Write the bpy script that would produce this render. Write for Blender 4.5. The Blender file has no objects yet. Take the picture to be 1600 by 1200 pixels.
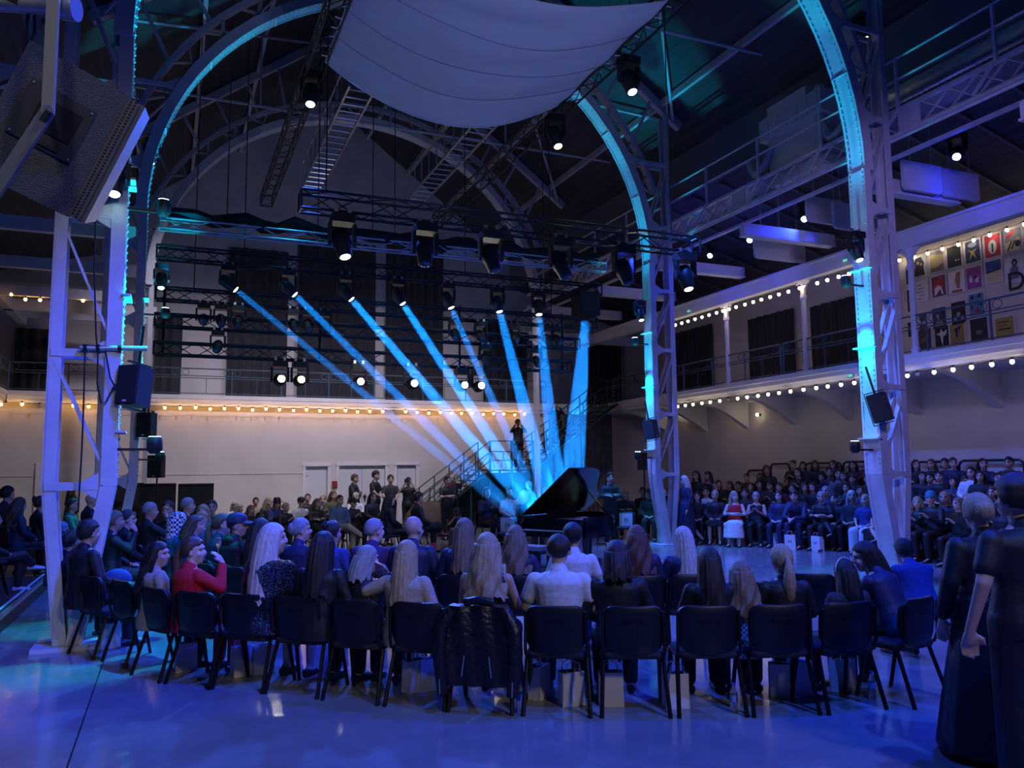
import bpy, bmesh, math, random
from mathutils import Vector, Matrix, Euler
random.seed(7)
SC = bpy.context.scene
COL = SC.collection
PI = math.pi
# ------------------------------------------------------------------ camera, world, exposure
F_PX, YAW, PITCH, ROLL, CAM_H = 1260.0, 0.4019, 0.1076, -0.0106, 1.9
_fw = Vector((math.sin(YAW)*math.cos(PITCH), math.cos(YAW)*math.cos(PITCH), math.sin(PITCH)))
_r = Vector((math.cos(YAW), -math.sin(YAW), 0)); _u = _r.cross(_fw)
_rr = _r*math.cos(ROLL) + _u*math.sin(ROLL); _uu = -_r*math.sin(ROLL) + _u*math.cos(ROLL)
CAM = Vector((0, 0, CAM_H))
cd = bpy.data.cameras.new('camera'); co = bpy.data.objects.new('camera', cd); COL.objects.link(co)
cd.sensor_width = 36; cd.lens = F_PX/1600*36; cd.clip_start = 0.05; cd.clip_end = 200
co.matrix_world = Matrix(((_rr.x, _uu.x, -_fw.x, 0), (_rr.y, _uu.y, -_fw.y, 0), (_rr.z, _uu.z, -_fw.z, CAM_H), (0, 0, 0, 1)))
SC.camera = co
def ray(x, y): return _fw + _rr*((x-800)/F_PX) + _uu*((600-y)/F_PX)
def at_depth(x, y, d): return CAM + ray(x, y)*d
def at_z(x, y, z): r = ray(x, y); return CAM + r*((z-CAM_H)/r.z)
def at_y(x, y, Y): r = ray(x, y); return CAM + r*(Y/r.y)
def at_x(x, y, X): r = ray(x, y); return CAM + r*(X/r.x)

w = bpy.data.worlds.new('world'); SC.world = w; w.use_nodes = True
w.node_tree.nodes['Background'].inputs[0].default_value = (0.05, 0.08, 0.46, 1)
w.node_tree.nodes['Background'].inputs[1].default_value = 0.10
vs = SC.view_settings
vs.view_transform = 'Standard'; vs.look = 'None'; vs.gamma = 1; vs.use_curve_mapping = False; vs.exposure = 0.0
SC.cycles.max_bounces = 5; SC.cycles.diffuse_bounces = 2; SC.cycles.glossy_bounces = 2
SC.cycles.transparent_max_bounces = 12; SC.cycles.volume_bounces = 0; SC.cycles.transmission_bounces = 3
SC.cycles.caustics_reflective = False; SC.cycles.caustics_refractive = False

def lamp(name, kind, loc, color, power, aim=None, size=0.1, angle=60, blend=0.5, parent=None):
    l = bpy.data.lights.new(name, kind); o = bpy.data.objects.new(name, l); COL.objects.link(o)
    l.color = color; l.energy = power; o.location = loc
    if kind == 'SPOT': l.spot_size = math.radians(angle); l.spot_blend = blend; l.shadow_soft_size = size
    elif kind == 'POINT': l.shadow_soft_size = size
    elif kind == 'AREA': l.size = size
    if aim is not None: o.rotation_euler = (Vector(aim)-Vector(loc)).to_track_quat('-Z', 'Y').to_euler()
    return o
BLUE = (0.035, 0.13, 1.0); DEEP = (0.012, 0.030, 1.0); CYAN = (0.0, 0.50, 1.0)
# blue wash heads on the trusses over the floor, the house light of the bays behind, then added fill lamps
for x, y, z, ax, ay, p, c, a in ((2.6, 4.5, 9.8, 2.2, 4.5, 1300, BLUE, 95), (8.3, 4.5, 9.8, 6.5, 4.5, 3600, DEEP, 95), (5.4, -0.5, 9.8, 2.9, 5.2, 2900, BLUE, 80), (2.6, 5.0, 9.6, -0.9, 10.5, 3800, DEEP, 40),
        (3.3, 13.5, 6.2, 2.6, 8.2, 2600, BLUE, 80), (8.2, 13.5, 6.2, 6.0, 7.5, 3300, DEEP, 85),
        (8.4, 16.8, 9.8, 10.4, 13.2, 6500, BLUE, 75), (2.5, 17.0, 9.8, 3.2, 13.0, 2600, BLUE, 75), (8.6, 12.0, 9.2, 13.5, 13.5, 2400, BLUE, 60),
        (2.2, 12, 9.2, -2.0, 13.5, 1500, BLUE, 60)):
    lamp('wash_light', 'SPOT', (x, y, z), c, p, (ax, ay, 0), 0.15, a, 0.6)
lamp('house_fill_light', 'SPOT', (4.5, -6.0, 9.0), (1.0, 0.86, 0.70), 1150, (0.8, 8.5, 0.8), 0.6, 48, 0.8)
lamp('house_fill_light', 'SPOT', (-1.0, -2.0, 6.0), (0.9, 0.9, 1.0), 300, (-1.2, 3.0, 3.6), 0.3, 50, 0.6)  # added fill that lights the big loudspeaker
for x in (2.6, 8.3): lamp('house_fill_light', 'SPOT', (x, 20.2, 10.1), (0.82, 0.76, 1.0), 1500, (x-1.0, 27.5, 1.6), 0.4, 90, 0.7)  # added pair of fill lamps, without fixtures, brightening the back wall
lamp('house_fill_light', 'SPOT', (5.5, 3.0, 7.2), (0.42, 0.33, 1.0), 1250, (17.3, 15.0, 2.4), 0.4, 52, 0.7)  # added violet fill for the right wall
lamp('house_fill_light', 'SPOT', (5.0, 13.4, 6.1), (0.95, 0.88, 1.0), 420, (4.6, 22.5, 1.0), 0.2, 46, 0.7)  # added fill to brighten the audience before the doors
lamp('house_fill_light', 'SPOT', (5.4, 6.5, 5.0), (0.62, 0.68, 1.0), 300, (5.4, 14.0, 10.2), 0.5, 60, 0.8)  # added fill in mid-air, lighting the sail from below
lamp('house_fill_light', 'SPOT', (5.4, 20.0, 7.6), (0.5, 0.58, 1.0), 260, (5.2, 31.0, 9.5), 0.5, 100, 0.8)  # added fill behind the light trusses for the upper back wall

# ------------------------------------------------------------------ helpers
class MB:
    def __init__(s): s.v = []; s.f = []; s.m = []
    def add(s, vs, fs, mi=0):
        o = len(s.v); s.v += [tuple(q) for q in vs]; s.f += [tuple(i+o for i in f) for f in fs]; s.m += [mi]*len(fs); return s
    def box(s, c, d, rot=None, mi=0):
        x, y, z = d[0]/2, d[1]/2, d[2]/2
        vs = [Vector((a*x, b*y, e*z)) for a in (-1, 1) for b in (-1, 1) for e in (-1, 1)]
        if rot is not None:
            R = rot if isinstance(rot, Matrix) else Euler(rot).to_matrix()
            vs = [R @ q for q in vs]
        return s.add([q+Vector(c) for q in vs], [(0, 1, 3, 2), (4, 6, 7, 5), (0, 4, 5, 1), (2, 3, 7, 6), (0, 2, 6, 4), (1, 5, 7, 3)], mi)
    def bar(s, p, q, w, h, up=(0, 0, 1), mi=0):
        p, q = Vector(p), Vector(q); d = q-p; L = d.length; d.normalize(); u = Vector(up)
        if abs(d.dot(u)) > .98: u = Vector((0, 1, 0)) if abs(d.y) < .9 else Vector((1, 0, 0))
        a = d.cross(u).normalized(); b = a.cross(d)
        R = Matrix((a, d, b)).transposed()
        return s.box((p+q)/2, (w, L, h), R, mi)
    def tube(s, pts, r, n=8, cap=True, mi=0):
        pts = [Vector(q) for q in pts]; rs = r if isinstance(r, (list, tuple)) else [r]*len(pts)
        vs, fs = [], []; pa = None
        for i, q in enumerate(pts):
            d = (pts[min(i+1, len(pts)-1)]-pts[max(i-1, 0)])
            d = d.normalized() if d.length > 1e-9 else Vector((0, 0, 1))
            if pa is None:
                t = Vector((0, 0, 1)) if abs(d.z) < .9 else Vector((1, 0, 0)); a = d.cross(t).normalized()
            else:
                a = pa - d*pa.dot(d); a.normalize()
            pa = a; b = d.cross(a)
            for k in range(n):
                t = 2*PI*k/n; vs.append(q+(a*math.cos(t)+b*math.sin(t))*rs[i])
        for i in range(len(pts)-1):
            for k in range(n):
                k2 = (k+1) % n; fs.append((i*n+k, i*n+k2, (i+1)*n+k2, (i+1)*n+k))
        if cap: fs.append(tuple(range(n))[::-1]); fs.append(tuple(range((len(pts)-1)*n, len(pts)*n)))
        return s.add(vs, fs, mi)
    def loft(s, rings, cap=True, mi=0):
        n = len(rings[0]); vs = [q for r in rings for q in r]; fs = []
        for i in range(len(rings)-1):
            for k in range(n):
                k2 = (k+1) % n; fs.append((i*n+k, i*n+k2, (i+1)*n+k2, (i+1)*n+k))
        if cap: fs.append(tuple(range(n))[::-1]); fs.append(tuple(range((len(rings)-1)*n, len(rings)*n)))
        return s.add(vs, fs, mi)
    def ell(s, c, r, nu=14, nv=9, rot=None, mi=0):
        c = Vector(c); vs = []; R = Euler(rot).to_matrix() if rot is not None else None
        for j in range(1, nv):
            t = PI*j/nv
            for k in range(nu):
                a = 2*PI*k/nu; q = Vector((r[0]*math.sin(t)*math.cos(a), r[1]*math.sin(t)*math.sin(a), r[2]*math.cos(t)))
                vs.append(c+(R @ q if R else q))
        top = Vector((0, 0, r[2])); 
        if R: top = R @ top
        vs += [c+top, c-top]; N = len(vs); fs = []
        for j in range(nv-2):
            for k in range(nu):
                k2 = (k+1) % nu; fs.append((j*nu+k, (j+1)*nu+k, (j+1)*nu+k2, j*nu+k2))
        for k in range(nu):
            k2 = (k+1) % nu; fs.append((N-2, k, k2)); fs.append((N-1, (nv-2)*nu+k2, (nv-2)*nu+k))
        return s.add(vs, fs, mi)
    def prism(s, outline, ax, depth, org=(0, 0, 0), mi=0):
        # outline: 2D points; ax: (u, v, n) vectors
        u, v, n = [Vector(a) for a in ax]; o = Vector(org)
        a = [o+u*p[0]+v*p[1] for p in outline]; b = [q+n*depth for q in a]; N = len(a)
        fs = [tuple(range(N))[::-1], tuple(range(N, 2*N))] + [(i, (i+1) % N, (i+1) % N+N, i+N) for i in range(N)]
        return s.add(a+b, fs, mi)
    def mesh(s, name, mats, smooth=False):
        me = bpy.data.meshes.new(name); me.from_pydata(s.v, [], s.f)
        for m in (mats if isinstance(mats, (list, tuple)) else [mats]): me.materials.append(m)
        if any(s.m): me.polygons.foreach_set('material_index', s.m)
        bm = bmesh.new(); bm.from_mesh(me); bmesh.ops.recalc_face_normals(bm, faces=bm.faces); bm.to_mesh(me); bm.free()
        if smooth: smooth_mesh(me)
        me.update(); return me
    def build(s, name, mats, parent=None, smooth=False, loc=None, rot=None):
        return link(name, s.mesh(name, mats, smooth), parent, loc, rot)
def smooth_mesh(me, ang=40):
    me.polygons.foreach_set('use_smooth', [True]*len(me.polygons)); me.set_sharp_from_angle(angle=math.radians(ang))
def link(name, me, parent=None, loc=None, rot=None):
    o = bpy.data.objects.new(name, me); COL.objects.link(o)
    if parent is not None: o.parent = parent
    if loc is not None: o.location = loc
    if rot is not None: o.rotation_euler = rot
    return o
def tag(o, label, cat, group=None):
    o['label'] = label; o['category'] = cat
    if group: o['group'] = group
    return o
def thing(name, label, cat, loc=(0, 0, 0), rz=0, group=None):
    o = bpy.data.objects.new(name, None); COL.objects.link(o); o.empty_display_size = .1
    o.location = loc; o.rotation_euler = (0, 0, rz); return tag(o, label, cat, group)
def struct(o): o['kind'] = 'structure'; return o
def stuff(o): o['kind'] = 'stuff'; return o
def dup(root, loc=None, rz=None, label=None):
    r = root.copy(); COL.objects.link(r)
    if loc is not None: r.location = loc
    if rz is not None: r.rotation_euler = (0, 0, rz)
    if label: r['label'] = label
    for ch in KIDS(root):
        c = ch.copy(); COL.objects.link(c); c.parent = r
        for g in KIDS(ch):
            d = g.copy(); COL.objects.link(d); d.parent = c
    return r
def KIDS(o): return [c for c in o.children]
ORD = ['first', 'second', 'third', 'fourth', 'fifth', 'sixth', 'seventh', 'eighth', 'ninth', 'tenth', 'eleventh', 'twelfth',
       'thirteenth', 'fourteenth', 'fifteenth', 'sixteenth', 'seventeenth', 'eighteenth', 'nineteenth', 'twentieth'] + ['twenty-%s' % a for a in ('first', 'second', 'third', 'fourth', 'fifth', 'sixth', 'seventh', 'eighth', 'ninth')] + ['thirtieth'] + ['thirty-%s' % a for a in ('first', 'second', 'third', 'fourth', 'fifth', 'sixth', 'seventh', 'eighth', 'ninth')]

# ------------------------------------------------------------------ materials
MATS = {}
def mat(name, col, rough=.6, metal=0., var=.0, scale=8., bump=0., bscale=40., emit=None, es=0., spec=.5, coat=0., stretch=None):
    if name in MATS: return MATS[name]
    m = bpy.data.materials.new(name); m.use_nodes = True; MATS[name] = m
    nt = m.node_tree; b = nt.nodes['Principled BSDF']
    b.inputs['Base Color'].default_value = (*col, 1); b.inputs['Roughness'].default_value = rough; b.inputs['Metallic'].default_value = metal
    b.inputs['Specular IOR Level'].default_value = spec
    if coat: b.inputs['Coat Weight'].default_value = coat
    if emit is not None:
        b.inputs['Emission Color'].default_value = (*emit, 1); b.inputs['Emission Strength'].default_value = es
    if var or bump:
        tc = nt.nodes.new('ShaderNodeTexCoord'); mp = nt.nodes.new('ShaderNodeMapping')
        nt.links.new(tc.outputs['Object'], mp.inputs[0])
        if stretch: mp.inputs['Scale'].default_value = stretch
    if var:
        n = nt.nodes.new('ShaderNodeTexNoise'); n.inputs['Scale'].default_value = scale; n.inputs['Detail'].default_value = 4
        r = nt.nodes.new('ShaderNodeValToRGB'); nt.links.new(mp.outputs[0], n.inputs['Vector']); nt.links.new(n.outputs['Fac'], r.inputs[0])
        lo = [c*(1-var) for c in col]; hi = [min(1, c*(1+var)) for c in col]
        r.color_ramp.elements[0].position = .3; r.color_ramp.elements[1].position = .7
        r.color_ramp.elements[0].color = (*lo, 1); r.color_ramp.elements[1].color = (*hi, 1)
        nt.links.new(r.outputs[0], b.inputs['Base Color'])
    if bump:
        n = nt.nodes.new('ShaderNodeTexNoise'); n.inputs['Scale'].default_value = bscale; n.inputs['Detail'].default_value = 3
        bp = nt.nodes.new('ShaderNodeBump'); bp.inputs['Strength'].default_value = bump; bp.inputs['Distance'].default_value = .02
        nt.links.new(mp.outputs[0], n.inputs['Vector']); nt.links.new(n.outputs['Fac'], bp.inputs['Height']); nt.links.new(bp.outputs[0], b.inputs['Normal'])
    return m
def lit(name, col, strength):
    if name in MATS: return MATS[name]
    m = bpy.data.materials.new(name); m.use_nodes = True; MATS[name] = m; nt = m.node_tree
    for n in list(nt.nodes): nt.nodes.remove(n)
    e = nt.nodes.new('ShaderNodeEmission'); o = nt.nodes.new('ShaderNodeOutputMaterial'); e.inputs[0].default_value = (*col, 1); e.inputs[1].default_value = strength
    nt.links.new(e.outputs[0], o.inputs[0]); return m
STEEL = mat('painted_steel', (.62, .63, .68), .42, 0, .10, 3, .15, 60)
ROOFSTEEL = mat('roof_steel', (.50, .51, .55), .55, 0, .12, 2)
WALLM = mat('cream_plaster', (.70, .64, .60), .85, 0, .06, 1.2, .12, 25)
WHITE = mat('white_paint', (.78, .77, .78), .5, 0, .05, 2)
BLACKM = mat('black_metal', (.018, .019, .022), .38, .3)
ALU = mat('aluminium', (.55, .57, .60), .35, .85)
BLACKP = mat('black_plastic', (.014, .014, .017), .5, 0, 0, 8, .1, 300)
DARKCLOTH = mat('black_drape', (.045, .043, .052), .95, 0, .3, 6, 0, 40, stretch=(6, 6, .4))
ROOFM = mat('dark_roof_boards', (.055, .055, .065), .8, 0, .3, 1.5, stretch=(6, .3, 1))
# ------------------------------------------------------------------ the hall
# floor: sealed concrete, glossy, scuffed
fm = bpy.data.materials.new('sealed_concrete'); fm.use_nodes = True; nt = fm.node_tree; b = nt.nodes['Principled BSDF']
tc = nt.nodes.new('ShaderNodeTexCoord')
n1 = nt.nodes.new('ShaderNodeTexNoise'); n1.inputs['Scale'].default_value = .7; n1.inputs['Detail'].default_value = 8; n1.inputs['Roughness'].default_value = .65
r1 = nt.nodes.new('ShaderNodeValToRGB'); r1.color_ramp.elements[0].position = .3; r1.color_ramp.elements[1].position = .72
r1.color_ramp.elements[0].color = (.17, .18, .19, 1); r1.color_ramp.elements[1].color = (.29, .30, .31, 1)
nt.links.new(tc.outputs['Object'], n1.inputs['Vector']); nt.links.new(n1.outputs['Fac'], r1.inputs[0]); nt.links.new(r1.outputs[0], b.inputs['Base Color'])
n2 = nt.nodes.new('ShaderNodeTexNoise'); n2.inputs['Scale'].default_value = 1.6; n2.inputs['Detail'].default_value = 6
m2 = nt.nodes.new('ShaderNodeMapRange'); m2.inputs[3].default_value = .06; m2.inputs[4].default_value = .24
nt.links.new(tc.outputs['Object'], n2.inputs['Vector']); nt.links.new(n2.outputs['Fac'], m2.inputs[0]); nt.links.new(m2.outputs[0], b.inputs['Roughness'])
n3 = nt.nodes.new('ShaderNodeTexNoise'); n3.inputs['Scale'].default_value = 3.5; n3.inputs['Detail'].default_value = 3
bp = nt.nodes.new('ShaderNodeBump'); bp.inputs['Strength'].default_value = .12; bp.inputs['Distance'].default_value = .05
nt.links.new(tc.outputs['Object'], n3.inputs['Vector']); nt.links.new(n3.outputs['Fac'], bp.inputs['Height']); nt.links.new(bp.outputs[0], b.inputs['Normal'])
# slabs with open joints between them
XL, XR, YB, GZ = -4.4, 15.1, 27.5, 4.4     # gallery edges, back wall, gallery floor height
XC = 5.35
flo = struct(MB().box((7, 12, -.10), (30, 46, .12)).build('floor', mat('slab_joint', (.08, .08, .09), .9)))
xs = [-8, -0.55, 15.0, 22]; ys = [-11, 13, 35]
for i in range(3):
    for j in range(2):
        a, c = xs[i]+.006, xs[i+1]-.006; d, e = ys[j]+.006, ys[j+1]-.006
        MB().box(((a+c)/2, (d+e)/2, -.02), (c-a, e-d, .04)).build('floor_slab', fm, flo)
# back wall below the gallery with three doorways, right wall, left wall
def wall_with_holes(mb, x0, x1, z0, z1, y, th, holes):
    # wall in the XZ plane at y..y+th, holes: (x0, x1, ztop) from the floor up
    cur = x0
    for a, c, zt in sorted(holes):
        mb.box(((cur+a)/2, y+th/2, (z0+z1)/2), (a-cur, th, z1-z0)); mb.box(((a+c)/2, y+th/2, (zt+z1)/2), (c-a, th, z1-zt)); cur = c
    mb.box(((cur+x1)/2, y+th/2, (z0+z1)/2), (x1-cur, th, z1-z0))
dr = []
for xa, xb, yt in ((478, 512, 729), (530, 602, 728), (620, 650, 727)):
    p, q = at_y(xa, yt, YB), at_y(xb, yt, YB); dr.append((p.x, q.x, p.z))
mb = MB(); wall_with_holes(mb, -9, 19.5, 0, GZ-.35, YB, .3, dr); struct(mb.build('wall_back', WALLM))
struct(MB().box((17.55, 12, (GZ-.1)/2), (.3, 46, GZ-.1)).build('wall_right', WALLM))
struct(MB().box((-8.2, 12, 4.5), (.3, 46, 9)).build('wall_left', WALLM))
DOORM = mat('door_paint', (.72, .70, .72), .5, 0, .03, 2)
for i, (a, c, zt) in enumerate(dr):
    d = struct(MB().box(((a+c)/2, YB+.16, zt+.03), (c-a+.02, .1, .02)).build('door_%d' % (i+1), WHITE))
    for x in (a-.05, c+.05): MB().box((x, YB-.005, zt/2+.05), (.1, .03, zt+.1)).build('door_frame', WHITE, d)
    MB().box(((a+c)/2, YB-.012, zt+.062), (c-a+.24, .05, .11)).build('door_frame', WHITE, d)
    nl = 2 if i == 1 else 1; wd = (c-a)/nl
    for k in range(nl):
        lf = MB().box((a+wd*(k+.5), YB+.10, zt/2), (wd-.012, .05, zt-.012)).build('door_leaf', DOORM, d)
        hx = a+wd*(k+1)-.1 if (k == 0) else a+wd*k+.1
        MB().box((hx, YB+.06, 1.05), (.04, .03, .24)).box((hx, YB+.03, 1.1), (.13, .03, .03)).build('handle', BLACKM, lf)
# electric cabinets and trim low on the back wall
struct(MB().box((-.2, YB-.008, 1.9), (9.0, .016, .02)).build('trim_1', WALLM))
for px, py in ((523, 757), (706, 757)):
    p = at_y(px, py, YB-.04)
    o = tag(MB().box((0, 0, 0), (.17, .06, .22)).box((0, -.035, 0), (.12, .02, .15)).build('fire_alarm_box', mat('alarm_red', (.30, .03, .04), .5), None, False, p),
        'small dark red alarm box on the wall ' + ('left of the double door' if px < 600 else 'beside the foot of the stairs'), 'alarm box')
# left service door panel seen between the legs of the near left tower
d4 = struct(MB().box((-2.75, YB-.02, 1.15), (1.7, .05, 2.3)).build('door_4', DOORM))
for x in (-3.2, -2.35): MB().box((x, YB-.05, 1.1), (.8, .02, 2.1)).build('door_leaf', DOORM, d4)
for x in (-3.3, -2.9, -2.45): MB().box((x, YB-.07, 1.6), (.25, .02, .025)).build('vent_slot', BLACKM, d4)

# galleries: floor slabs, moulded fascia, curved brackets, posts, beam, railings
def gallery(name, p0, p1, n):
    # p0->p1 is the fascia line, n points outwards from the nave
    p0, p1, n = Vector(p0), Vector(p1), Vector(n); L = (p1-p0).length; u = (p1-p0)/L; up = Vector((0, 0, 1))
    prof = [(0, 0), (0, -.12), (.03, -.14), (.03, -.24), (.08, -.28), (.08, -.36), (4.2, -.36), (4.2, 0)]
    mbx = MB(); mbx.prism(prof, (n, up, u), L, p0+up*GZ)
    return struct(mbx.build(name, WHITE))
g1 = gallery('trim_2', (XR, -6, 0), (XR, YB, 0), (1, 0, 0))
g2 = gallery('trim_3', (XL, YB-.25, 0), (XR+.2, YB-.25, 0), (0, 1, 0))
g3 = gallery('trim_4', (XL, -6, 0), (XL, YB, 0), (-1, 0, 0))
BR = [(0, -.36), (.2, -.37), (.7, -.45), (1.2, -.60), (1.7, -.85), (2.3, -1.2), (2.3, -.36)]
for k in range(14):
    y = -3 + k*2.2
    MB().prism(BR, ((1, 0, 0), (0, 0, 1), (0, 1, 0)), .22, (XR, y, GZ)).build('bracket', WHITE, g1)
# upper walls of the galleries
uw = struct(MB().box((18.65, 12, 6.1), (.3, 46, 3.4)).build('wall_right_upper', WALLM))
mb = MB(); mb.box((7, 31.1, 6.4), (32, .3, 4.0))
struct(mb.build('wall_back_upper', WALLM))
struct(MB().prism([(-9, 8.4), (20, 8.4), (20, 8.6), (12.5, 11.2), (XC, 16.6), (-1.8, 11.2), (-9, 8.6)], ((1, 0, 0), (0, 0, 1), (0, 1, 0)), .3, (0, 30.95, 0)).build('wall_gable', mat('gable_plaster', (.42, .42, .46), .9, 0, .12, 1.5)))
BZ = 6.8
struct(MB().box((XR+.12, 10, BZ+.17), (.24, 40, .34)).box((XR+.12, 10, BZ+.37), (.34, 40, .06)).build('trim_5', WHITE))
struct(MB().box((-4.7, YB-.1, BZ+.17), (8.4, .24, .34)).box((14.6, YB-.1, BZ+.17), (4.4, .24, .34)).build('trim_6', WHITE))
struct(MB().box((XL-.12, 10, BZ+.17), (.24, 40, .34)).build('trim_7', WHITE))
# cast-iron gallery posts with flared capitals
pm = MB(); pm.tube([(0, 0, GZ), (0, 0, GZ+.12), (0, 0, GZ+.13), (0, 0, 6.3), (0, 0, 6.32), (0, 0, 6.4), (0, 0, 6.45), (0, 0, BZ-.1), (0, 0, BZ)], [.10, .10, .075, .065, .09, .09, .065, .10, .16], 12)
for s in (-1, 1): pm.prism([(0, 6.45), (.05, 6.5), (.1, 6.62), (.28, 6.78), (0, 6.8)], ((0, s, 0), (0, 0, 1), (1, 0, 0)), .05, (-.025, 0, 0))
pmesh = pm.mesh('gallery_post', WHITE, True)
def post(x, y, lab): return tag(link('gallery_post', pmesh, None, (x, y, 0)), lab, 'column', 'gallery posts')
p1_ = at_x(1130, 500, XR); p2_ = at_x(1250, 470, XR); p3_ = at_x(1417, 420, XR)
post(XR+.12, p1_.y, 'slim white gallery post nearest the far right arch tower')
post(XR+.12, p2_.y, 'slim white gallery post midway between the two right towers')
post(XR+.12, p3_.y, 'slim white gallery post just behind the near right tower')
post(XL-.12, 20.0, 'slim white post on the left gallery edge')
# railings
RAILM = mat('railing_paint', (.07, .12, .16), .5)
def railing(name, a, c, step, label):
    a, c = Vector(a), Vector(c); L = (c-a).length; u = (c-a)/L; up = Vector((0, 0, 1))
    t = thing(name, label, 'railing', a)
    for z, r in ((.85, .022), (.62, .014), (.55, .014), (.06, .014)): MB().tube([up*z, u*L+up*z], r, 6).build('rail', RAILM, t)
    n = int(L/step)
    pm_ = MB().tube([(0, 0, 0), (0, 0, .86)], .024, 6).mesh('baluster', RAILM); sm_ = MB()
    for s in (-1, 1):
        pts = [Vector(u)*s*(.16+.10*math.cos(th)) + up*(.735+.09*math.sin(th)) for th in [PI*k/8 for k in range(0, 17)]]
        sm_.tube(pts, .009, 5)
    sm_ = sm_.mesh('scroll', RAILM)
    for k in range(n+1):
        q = u*min(L, step*k); link('baluster', pm_, t, q)
        link('scroll', sm_, t, q)
        if k < n:
            MB().tube([q+u*step*.5+up*.06, q+u*step*.5+up*.55], .010, 5).build('rod', RAILM, t)
    return t
railing('gallery_railing', (XR+.1, 8.0, GZ), (XR+.1, 17.0, GZ), 1.5, 'blue painted iron railing along the right gallery in front of the posters')
railing('gallery_railing', (XR+.1, 17.1, GZ), (XR+.1, 26.8, GZ), 1.5, 'dark iron railing on the right gallery in front of the curtains, toward the stairs')
railing('gallery_railing', (XL, YB-.15, GZ), (8.0, YB-.15, GZ), 1.55, 'black iron railing with scrolls along the back gallery behind the lights')
railing('gallery_railing', (8.2, YB-.15, GZ), (13.0, YB-.15, GZ), 1.6, 'dark iron railing on the back gallery just left of the stair head')
railing('gallery_railing', (XL, 20.0, GZ), (XL, YB-.25, GZ), 1.5, 'short run of black railing on the left gallery corner at the photo edge')
# curtains
def curtain(p, q, z0, z1, label, m=DARKCLOTH, amp=.05, n=None):
    p, q = Vector(p), Vector(q); L = (q-p).length; u = (q-p)/L; nrm = Vector((-u.y, u.x, 0)); N = n or max(16, int(L*14)); mbx = MB(); a = []; 
    for i in range(N+1):
        t = i/N*L; o = amp*math.sin(t*19+.7*math.sin(t*5)) + amp*.4*math.sin(t*7)
        a.append(u*t+nrm*o)
    vs, fs = [], []
    for z in (0, (z1-z0)*.5, z1-z0):
        for i, s in enumerate(a): vs.append(s*1.0+Vector((0, 0, z)))
    for z in (0, (z1-z0)*.5, z1-z0):
        for i, s in enumerate(a): vs.append(s+nrm*.03+Vector((0, 0, z)))
    M = N+1
    for r in range(2):
        for i in range(N):
            fs.append((r*M+i, r*M+i+1, (r+1)*M+i+1, (r+1)*M+i)); o = 3*M; fs.append((o+r*M+i+1, o+r*M+i, o+(r+1)*M+i, o+(r+1)*M+i+1))
    for i in range(N): fs.append((i, 3*M+i, 3*M+i+1, i+1)); fs.append((2*M+i, 2*M+i+1, 5*M+i+1, 5*M+i))
    for r in range(2):
        fs.append((r*M, (r+1)*M, 3*M+(r+1)*M, 3*M+r*M)); e = N; fs.append((r*M+e, 3*M+r*M+e, 3*M+(r+1)*M+e, (r+1)*M+e))
    mbx.add(vs, fs); return tag(mbx.build('curtain', m, None, True, (p.x, p.y, z0)), label, 'curtain', 'dark curtains')
YC = 30.7
def cur_px(xa, xb, yt, yb, lab, Y=YC, **k):
    a, c = at_y(xa, yt, Y), at_y(xb, yt, Y); zb = GZ+.02
    curtain((a.x, Y, 0), (c.x, Y, 0), zb, a.z, lab, **k)
cur_px(25, 90, 512, 640, 'dark curtain on the back gallery at the far left behind the near tower')
cur_px(245, 286, 494, 640, 'narrow dark curtain on the back gallery right of the far left tower')
cur_px(360, 452, 385, 640, 'tall black curtain behind the light trusses, leftmost of three')
cur_px(468, 588, 372, 640, 'tall black curtain behind the light trusses, middle of three')
cur_px(604, 692, 375, 640, 'tall black curtain behind the light trusses, rightmost of three')
cur_px(755, 822, 498, 640, 'short dark curtain above the stair landing behind the beams')
cur_px(918, 970, 523, 640, 'dark curtain on the back gallery right of the hanging black box')
def cur_x(xa, xb, yt, lab, X=18.4):
    a, c = at_x(xa, yt, X), at_x(xb, yt, X); z = a.z
    curtain((X, a.y, 0), (X, c.y, 0), GZ, min(7.6, z), lab)
cur_x(1052, 1112, 522, 'dark curtain on the right gallery beside the far right tower')
cur_x(1168, 1240, 500, 'dark wide curtain on the right gallery behind the middle post')
cur_x(1265, 1345, 480, 'dark curtain on the right gallery left of the near right tower')
# grey drape below the upper stairs
curtain((12.9, 26.9, 0), (15.6, 26.9, 0), .02, 4.0, 'grey floor-length drape hanging under the upper stair flight', mat('grey_drape', (.13, .12, .13), .95, 0, .2, 4), .06)

# aisle ceilings, cross beams, acoustic baffles (right aisle)
struct(MB().prism([(13.2, 9.6), (19.4, 7.9), (19.4, 8.0), (13.2, 9.7)], ((1, 0, 0), (0, 0, 1), (0, 1, 0)), 40, (0, -8, 0)).build('ceiling', ROOFM))
struct(MB().prism([(-2.4, 9.6), (-8.5, 7.9), (-8.5, 8.0), (-2.4, 9.7)], ((1, 0, 0), (0, 0, 1), (0, 1, 0)), 40, (0, -8, 0)).build('ceiling_left_aisle', ROOFM))
SLAT = mat('ceiling_slat', (.10, .10, .12), .7)
for k in range(26): MB().box((16.3, -1+k*1.2, 8.68), (6.2, .07, .06), (0, math.atan2(1.7, 6.2), 0)).build('ceiling_slat', SLAT, bpy.data.objects['ceiling'])
for k in range(9):
    y = 1.2 + k*3.45
    struct(MB().box((13.75, y, 7.55), (2.8, .16, .28)).box((13.75, y, 7.40), (2.8, .24, .04)).build('trim_%d' % (8+k), WHITE))
    struct(MB().box((-2.6, y, 6.98), (3.6, .16, .28)).build('trim_%d' % (18+k), WHITE))
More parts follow.
